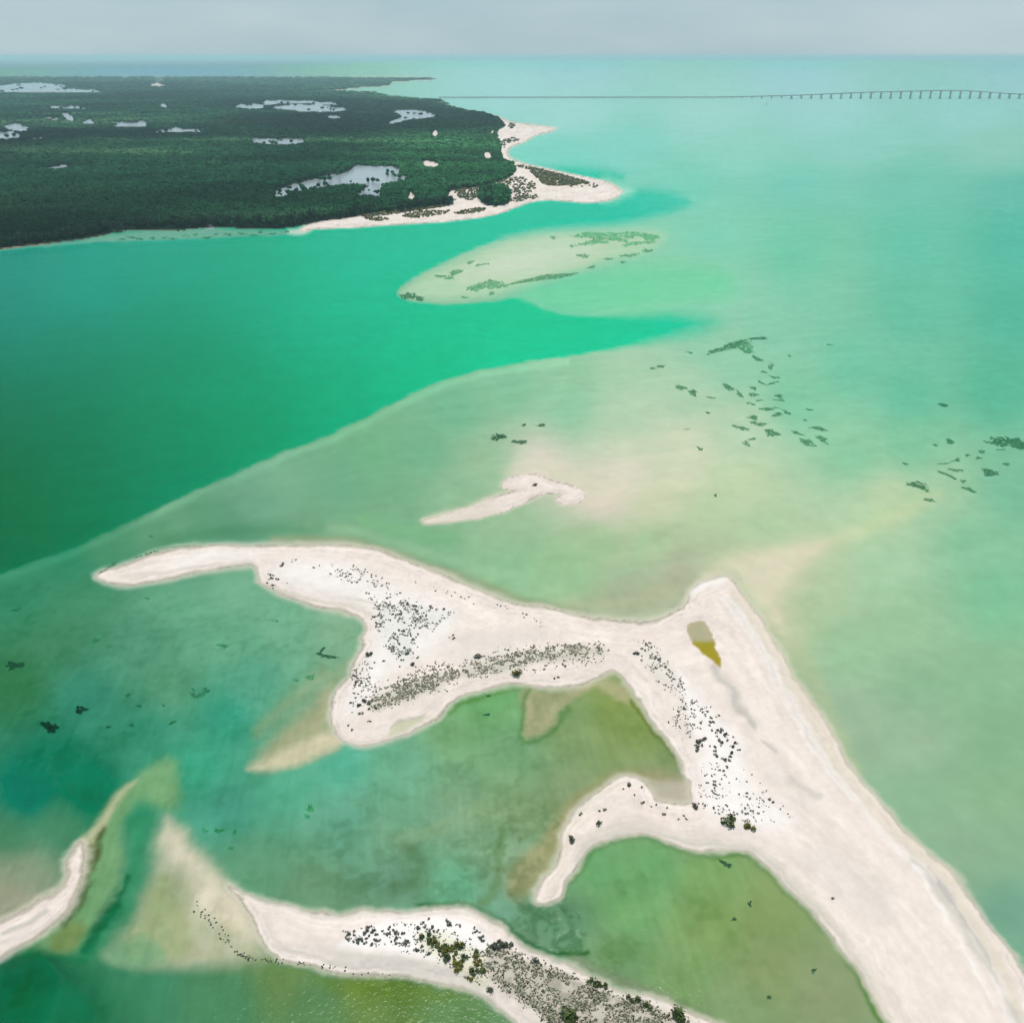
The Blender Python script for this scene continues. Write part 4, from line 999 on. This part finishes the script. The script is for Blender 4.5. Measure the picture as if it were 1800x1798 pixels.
# ------------------------------------------------------------------ seagrass patches on the shoals
def seagrass(px, py, wd, ht, ang, label, group=None, dark=1.0, ring=False):
    r = np.random.default_rng(int(px * 7 + py * 3))
    cell = 1.15 if wd < 40 else 1.7
    n = int(max(8, math.pi / 4 * wd * ht / (cell * cell) * 2.6))
    q = r.random((n, 2)) * 2 - 1
    th = np.arctan2(q[:, 1], q[:, 0]); rr = np.hypot(q[:, 0], q[:, 1])
    lim = 0.8 + 0.2 * np.sin(2 * th + px) + 0.18 * np.sin(3 * th + py) + 0.12 * np.sin(7 * th + px * 3)
    k = (rr < lim) & (r.random(n) > 0.75 * np.clip((rr / lim - .62) / .38, 0, 1))
    if ring: k &= (rr > lim * .6) & (q[:, 1] > -.35)
    k &= vnoise(q[:, 0] * 3 + px, q[:, 1] * 2 + py) > 0.12
    q = q[k]
    if len(q) < 5: q = r.random((6, 2)) - .5
    a = math.radians(ang)
    ex = q[:, 0] * wd * .58; ey = q[:, 1] * ht * .58
    X = px + ex * math.cos(a) + ey * math.sin(a); Y = py - ex * math.sin(a) + ey * math.cos(a)
    z = np.minimum(Zpx(X, Y), 0.02)
    gx, gy = ground(X, Y, z)
    m = mpp(py)
    hh = np.maximum(0.006, np.minimum(np.abs(z) * .5, 0.35)) * (0.6 + .6 * r.random(len(X)))
    # each tuft: a low fan of blades (five-sided, pinched)
    sx = m * cell * (0.55 + .6 * r.random(len(X)))
    gx1, gy1 = ground(X, Y - cell * .8, z)
    sy = np.maximum(np.abs(gy1 - gy), sx)
    vs = []; fs = []; cs = []
    for i in range(len(X)):
        i0 = len(vs); t0 = r.random() * 6.28
        for j in range(5):
            t = t0 + j * 1.2566; kx = .7 + .6 * r.random()
            vs.append((gx[i] + math.cos(t) * sx[i] * kx, gy[i] + math.sin(t) * sy[i] * kx, z[i] + .002))
        vs.append((gx[i], gy[i], z[i] + hh[i]))
        g = (0.6 + .8 * r.random()) * dark
        cs += [(0.075 * g, 0.165 * g, 0.075 * g)] * 6
        for j in range(5): fs.append((i0 + j, i0 + (j + 1) % 5, i0 + 5))
    base = np.array(ground(px, py, 0.0) + (float(Zpx(np.array([px]), np.array([py]))[0]),), float)
    me = mesh_np('seagrass_patch', np.array(vs) - base, np.array(fs), M_grass, False, np.array(cs))
    props = dict(label=label, category='seagrass')
    if group: props['group'] = group
    o = link('seagrass_patch', me, **props); o.location = base
def Zpx(px, py):
    i = np.clip(np.searchsorted(-rows, -py), 0, len(rows) - 1); j = np.clip(np.searchsorted(cols, px), 0, len(cols) - 1)
    return Z[i, j]
def zr(x, y, w=14, h=6, a=0): return (1100 + x / 2.571, 560 + y / 2.571, w / 2.571, h / 2.571, a)
g1 = 'dark green seagrass patch in the scattered shoal east of the channel'
for t in [(290,155,30,8,-10),(120,226,30,10,0),(160,217,40,14,5),(250,312,62,20,-18),(302,335,52,26,-25),(385,358,50,6,-5),(465,312,72,22,-20),(515,342,42,18,-35),(595,182,62,16,-18),(655,218,26,26,0),(625,242,40,8,-10),(670,265,50,10,-12),(612,290,52,10,-20),(665,292,48,10,15),(578,316,36,14,-12),(575,344,58,14,-5),(690,350,44,14,-10),(690,368,74,8,-5),(605,370,34,6,0),(565,386,46,10,-5),(645,408,88,16,8),(727,424,54,16,-20),(685,434,50,20,0),(830,412,34,6,-10),(575,448,54,20,-8),(600,476,66,24,-8),(520,494,72,18,-15),(660,518,76,32,0),(545,565,46,18,-25),(570,545,40,10,10),(775,518,58,14,-15),(870,497,92,16,-6),(885,545,76,22,-28),(815,558,62,30,-25),(845,575,40,10,-5),(810,460,12,12,0),(275,500,30,6,0),(335,588,36,14,-20),(925,118,34,6,0),(740,170,14,10,0)]:
    seagrass(*zr(*t), g1, 'eastern shoal seagrass', 0.95)
seagrass(*zr(372,426,16,12), 'tiny dark seagrass dot west of the eastern shoal', None, 0.8)
seagrass(*zr(405,800,12,16), 'tiny dark speck alone in the sandy shallows above the elbow', None, 0.8)
g2 = 'dark green seagrass patch near the right edge of the picture'
for t in [(1265,657,26,12,-25),(1400,572,32,10,-5),(1465,555,56,20,-20),(1610,602,44,14,-5),(1545,618,28,10,0),(1595,630,32,10,-5),(1495,640,46,14,10),(1490,685,62,14,-8),(1455,708,94,14,-22),(1525,735,24,16,-20),(1720,657,38,14,-15),(1550,772,74,18,-15),(1370,820,72,14,-5),(1700,592,40,8,0),(1440,655,60,6,5)]:
    seagrass(*zr(*t), g2, 'right edge seagrass', 0.95)
seagrass(*zr(1435,391,60,14,-3), 'single flat seagrass patch far out to the right', None, 0.7)
seagrass(*zr(1645,697,80,34), 'thick oval seagrass patch close to the right edge', None, 0.75)
seagrass(*zr(1325,755,104,38,-10), 'widest seagrass patch at the lower left of the right-hand group', None, 0.8)
seagrass(1778,779,100,20,-4,'large seagrass bed cut by the right edge', None, 0.75)
seagrass(1285,609,84,12,12,'long triangular seagrass bed at the channel corner', None, 0.95)
seagrass(1333,595,30,6,5,'thin seagrass streak just above the triangular bed', None, 0.8)
seagrass(1312,614,34,12,-5,'pale broken seagrass under the triangular bed', None, 1.2)
seagrass(876,768,27,13,0,'black-green oval seagrass patch above the hooked sandbar', None, 0.45)
seagrass(913,777,25,9,-3,'flat dark seagrass patch right of the black-green oval', None, 0.5)
seagrass(952,748,16,6,-8,'small dark seagrass dash upper right of the black-green oval', None, 0.5)
seagrass(921,747,8,4,8,'tiny seagrass dot between the oval and the dash', None, 0.6)
for t in [(774,486,18,5,0),(801,479,26,10,8),(827,461,16,5,12),(843,466,14,4,10),(790,489,24,4,5),(1025,450,22,8,0),(1040,470,18,5,5),(1070,455,14,5,0),(1107,449,32,6,8),(1138,441,18,7,10),(1095,461,10,4,0),(973,418,14,5,0),(857,464,10,3,0),(817,523,13,4,0),(865,516,16,5,6)]:
    seagrass(*t, 'small brown-green seagrass patch on the pale bank before the headland', 'pale bank seagrass', 1.3)
seagrass(724,522,38,15,-8,'dark seagrass wedge at the western point of the pale bank', None, 0.8)
seagrass(856,502,62,20,8,'broad brown seagrass bed on the south side of the pale bank', None, 1.5)
seagrass(955,489,122,9,10,'long narrow seagrass strip along the southern rim of the pale bank', None, 1.2)
for t in [(1035,414,70,10,0),(1095,413,80,12,0),(1143,417,40,12,5),(1040,427,70,8,5),(1120,428,56,8,6),(1075,420,60,10,0)]:
    seagrass(*t, 'brown seagrass bed at the eastern end of the pale bank', 'pale bank east beds', 1.7)
for t in [(168,1126,20,8,8),(28,1072,16,5,5),(391,1135,20,9,-5),(546,1190,19,9,25),(520,1196,9,5,0),(225,1222,14,6,10),(304,1270,16,5,12),(484,1091,12,4,5),(245,1241,12,5,0),(258,1052,8,4,0),(265,942,7,6,0),(190,1278,8,5,0),(288,1240,8,4,0),(232,1275,8,4,0)]:
    seagrass(*t, 'small dim seagrass patch in the green water of the left bay', 'left bay seagrass', 1.3)
seagrass(26,1170,30,18,15,'dark seagrass blot at the left edge below the western arm', None, 0.6)
seagrass(88,1278,28,20,5,'dark round seagrass blot in the left bay', None, 0.6)
seagrass(142,1247,22,14,-20,'lopsided dark seagrass blot upper right of the round one', None, 0.45)
seagrass(350,1214,40,22,0,'crescent-shaped seagrass ring in the left bay', None, 1.0, True)
seagrass(574,1153,36,8,-14,'boomerang of seagrass close to the inner beach', None, 0.5)
seagrass(566,1143,14,6,60,'short upright stroke of seagrass joining the boomerang', None, 0.55)
seagrass(191,998,38,6,28,'dark rod-shaped weed bed off the tip of the western arm', None, 0.5)
seagrass(262,973,56,5,16,'thin dark weed line hugging the outer edge of the western arm', None, 0.8)
seagrass(320,961,70,3,6,'faint weed line further along the outer edge of the western arm', None, 1.2)
for t in [(858,1223,9,4,0),(856,1256,12,5,5)]:
    seagrass(*t, 'small weed patch in the middle lagoon under the spit', 'middle lagoon weed', 0.7)
seagrass(1276,1518,26,9,-20,'small weed patch near the top of the round lagoon', None, 0.5)
for t in [(1318,1588,8,10,0),(1290,1615,8,8,0),(1430,1705,10,10,0),(1352,1752,8,10,0)]:
    seagrass(*t, 'faint weed speck in the round lagoon', 'round lagoon weed', 0.45)
for t in [(385,1460,16,10,0),(412,1463,10,12,0),(405,1490,10,10,0),(360,1460,8,8,0),(545,1420,16,12,0),(540,1435,10,8,0)]:
    seagrass(*t, 'faint blue-green weed patch in the channel above the lower island', 'channel weed', 2.2)
for i in range(16):
    t = i / 15
    seagrass(210 + 290 * t + random.uniform(-6, 6), 421 - 11 * t + random.uniform(-5, 4), random.uniform(8, 22), random.uniform(2.5, 4), random.uniform(-4, 6), 'small dark weed patch in the shallows along the mangrove shore', 'mangrove shore weed', 0.9)

# ------------------------------------------------------------------ the long bridge
PXB = 173.6
bx0, by0 = ground(772, PXB)
mB = mpp(PXB)
prof_x = [700, 1250, 1300, 1400, 1500, 1560, 1650, 1700, 1750, 1800, 1850, 1950, 2300]
prof_h = [4.0, 4.6, 5.5, 9.5, 17, 20, 23.5, 22.5, 17, 12, 8, 5, 4.5]
def deck_h(px): return float(np.interp(px, prof_x, prof_h))
br = link('bridge', None, label='long low concrete road bridge rising to a hump across the far water', category='bridge')
br.location = (float(bx0), float(by0), 0)
bpx = np.arange(772, 1990, 6.0)
def ribbon(name, y0, y1, z0, z1):
    vs = []; fs = []
    for i, p in enumerate(bpx):
        xx = (p - 772) * mB; h = deck_h(p)
        vs += [(xx, y0, h + z0), (xx, y1, h + z0), (xx, y1, h + z1), (xx, y0, h + z1)]
        if i:
            a = 4 * (i - 1); b = 4 * i
            for q in range(4): fs.append((a + q, a + (q + 1) % 4, b + (q + 1) % 4, b + q))
    return link(name, mesh_np(name, np.array(vs), np.array(fs), M_conc, False), br)
ribbon('deck', -5.0, 5.0, -1.9, 0.0)
ribbon('parapet', -5.0, -4.6, 0.003, 0.9); ribbon('parapet', 4.6, 5.0, 0.003, 0.9)
def box_np(x0, x1, y0, y1, z0, z1):
    v = [(x0, y0, z0), (x1, y0, z0), (x1, y1, z0), (x0, y1, z0), (x0, y0, z1), (x1, y0, z1), (x1, y1, z1), (x0, y1, z1)]
    f = [(3, 2, 1, 0), (4, 5, 6, 7), (0, 1, 5, 4), (1, 2, 6, 5), (2, 3, 7, 6), (3, 0, 4, 7)]
    return v, f
def boxes(name, bbs):
    vs = []; fs = []
    for bb in bbs:
        v, f = box_np(*bb); o0 = len(vs); vs += v; fs += [tuple(i + o0 for i in q) for q in f]
    return mesh_np(name, np.array(vs, float), np.array(fs), M_conc, False)
foot_me = boxes('footing', [(-3.6, 3.6, -5.4, 5.4, -3, 2.1)])
cap_me = {t: boxes('cap_beam', [(-c, c, -4.9, 4.9, -1.4, 0.0)]) for t, c in ((True, 2.4), (False, 1.2))}
def pier(px):
    h = deck_h(px) - 1.95
    tall = h > 7
    cw = 1.35 if tall else 0.9
    o = link('pier', boxes('pier', [(-cw, cw, -4.2, -2.4, -3, h - 1.4), (-cw, cw, 2.4, 4.2, -3, h - 1.4)]), br)
    o.location = ((px - 772) * mB, 0, 0)
    c = link('cap_beam', cap_me[tall], o); c.location = (0, 0, h)
    if tall: link('footing', foot_me, o)
for p in np.arange(782, 1840, 17.4): pier(p)

# channel post before the bridge
gx, gy = ground(1347, 187)
o = link('channel_post', None, label='thin dark post standing in the water in front of the bridge', category='post')
o.location = (float(gx), float(gy), 0)
bm = bmesh.new(); bmesh.ops.create_cone(bm, cap_ends=True, segments=8, radius1=.5, radius2=.4, depth=9.0)
me = bpy.data.meshes.new('pole'); bm.to_mesh(me); bm.free(); me.materials.append(M_post); pl = link('pole', me, o); pl.location = (0, 0, 2.5)
bm = bmesh.new(); bmesh.ops.create_cone(bm, cap_ends=True, segments=4, radius1=1.2, radius2=.2, depth=1.6)
me = bpy.data.meshes.new('topmark'); bm.to_mesh(me); bm.free(); me.materials.append(M_post); pl = link('topmark', me, o); pl.location = (0, 0, 7.8)

# drifting smoke above the far forest
gx, gy = ground(276, 151)
bm = bmesh.new()
for (dx, dz, r) in [(0, 8, 9), (6, 16, 12), (14, 27, 15), (4, 34, 13)]:
    g = bmesh.ops.create_icosphere(bm, subdivisions=2, radius=r)
    for vv in g['verts']:
        vv.co.x = vv.co.x * 1.3 + dx; vv.co.z = vv.co.z * .9 + dz; vv.co *= 1 + random.uniform(-.06, .06)
me = bpy.data.meshes.new('smoke'); bm.to_mesh(me); bm.free()
m, n_ = new_mat('white_smoke')
out = n_.nodes.new('ShaderNodeOutputMaterial'); pv = n_.nodes.new('ShaderNodeVolumePrincipled')
pv.inputs['Density'].default_value = 0.010; pv.inputs['Color'].default_value = (.95, .95, .95, 1)
n_.links.new(pv.outputs[0], out.inputs['Volume']); me.materials.append(m)
o = link('smoke', me, kind='stuff', category='smoke', label='small pale plume of smoke over the far forest'); o.location = (float(gx), float(gy), 0)


# ------------------------------------------------------------------ haze: the hot-season air over the lagoon
hb = 115000.0
hv = [(-hb, -hb, -17), (hb, -hb, -17), (hb, hb, -17), (-hb, hb, -17), (-hb, -hb, 128), (hb, -hb, 128), (hb, hb, 128), (-hb, hb, 128)]
hf = [(3, 2, 1, 0), (4, 5, 6, 7), (0, 1, 5, 4), (1, 2, 6, 5), (2, 3, 7, 6), (3, 0, 4, 7)]
hm = bpy.data.meshes.new('haze'); hm.from_pydata(hv, [], hf); hm.update()
m, n_ = new_mat('haze_air')
out = n_.nodes.new('ShaderNodeOutputMaterial'); pv = n_.nodes.new('ShaderNodeVolumePrincipled')
pv.inputs['Density'].default_value = HAZE_SIG
pv.inputs['Color'].default_value = (0.58, 0.91, 0.97, 1)
pv.inputs['Anisotropy'].default_value = 0.2
n_.links.new(pv.outputs[0], out.inputs['Volume'])
hm.materials.append(m)
link('haze', hm, kind='stuff', label='pale bluish haze in the air over the sea')
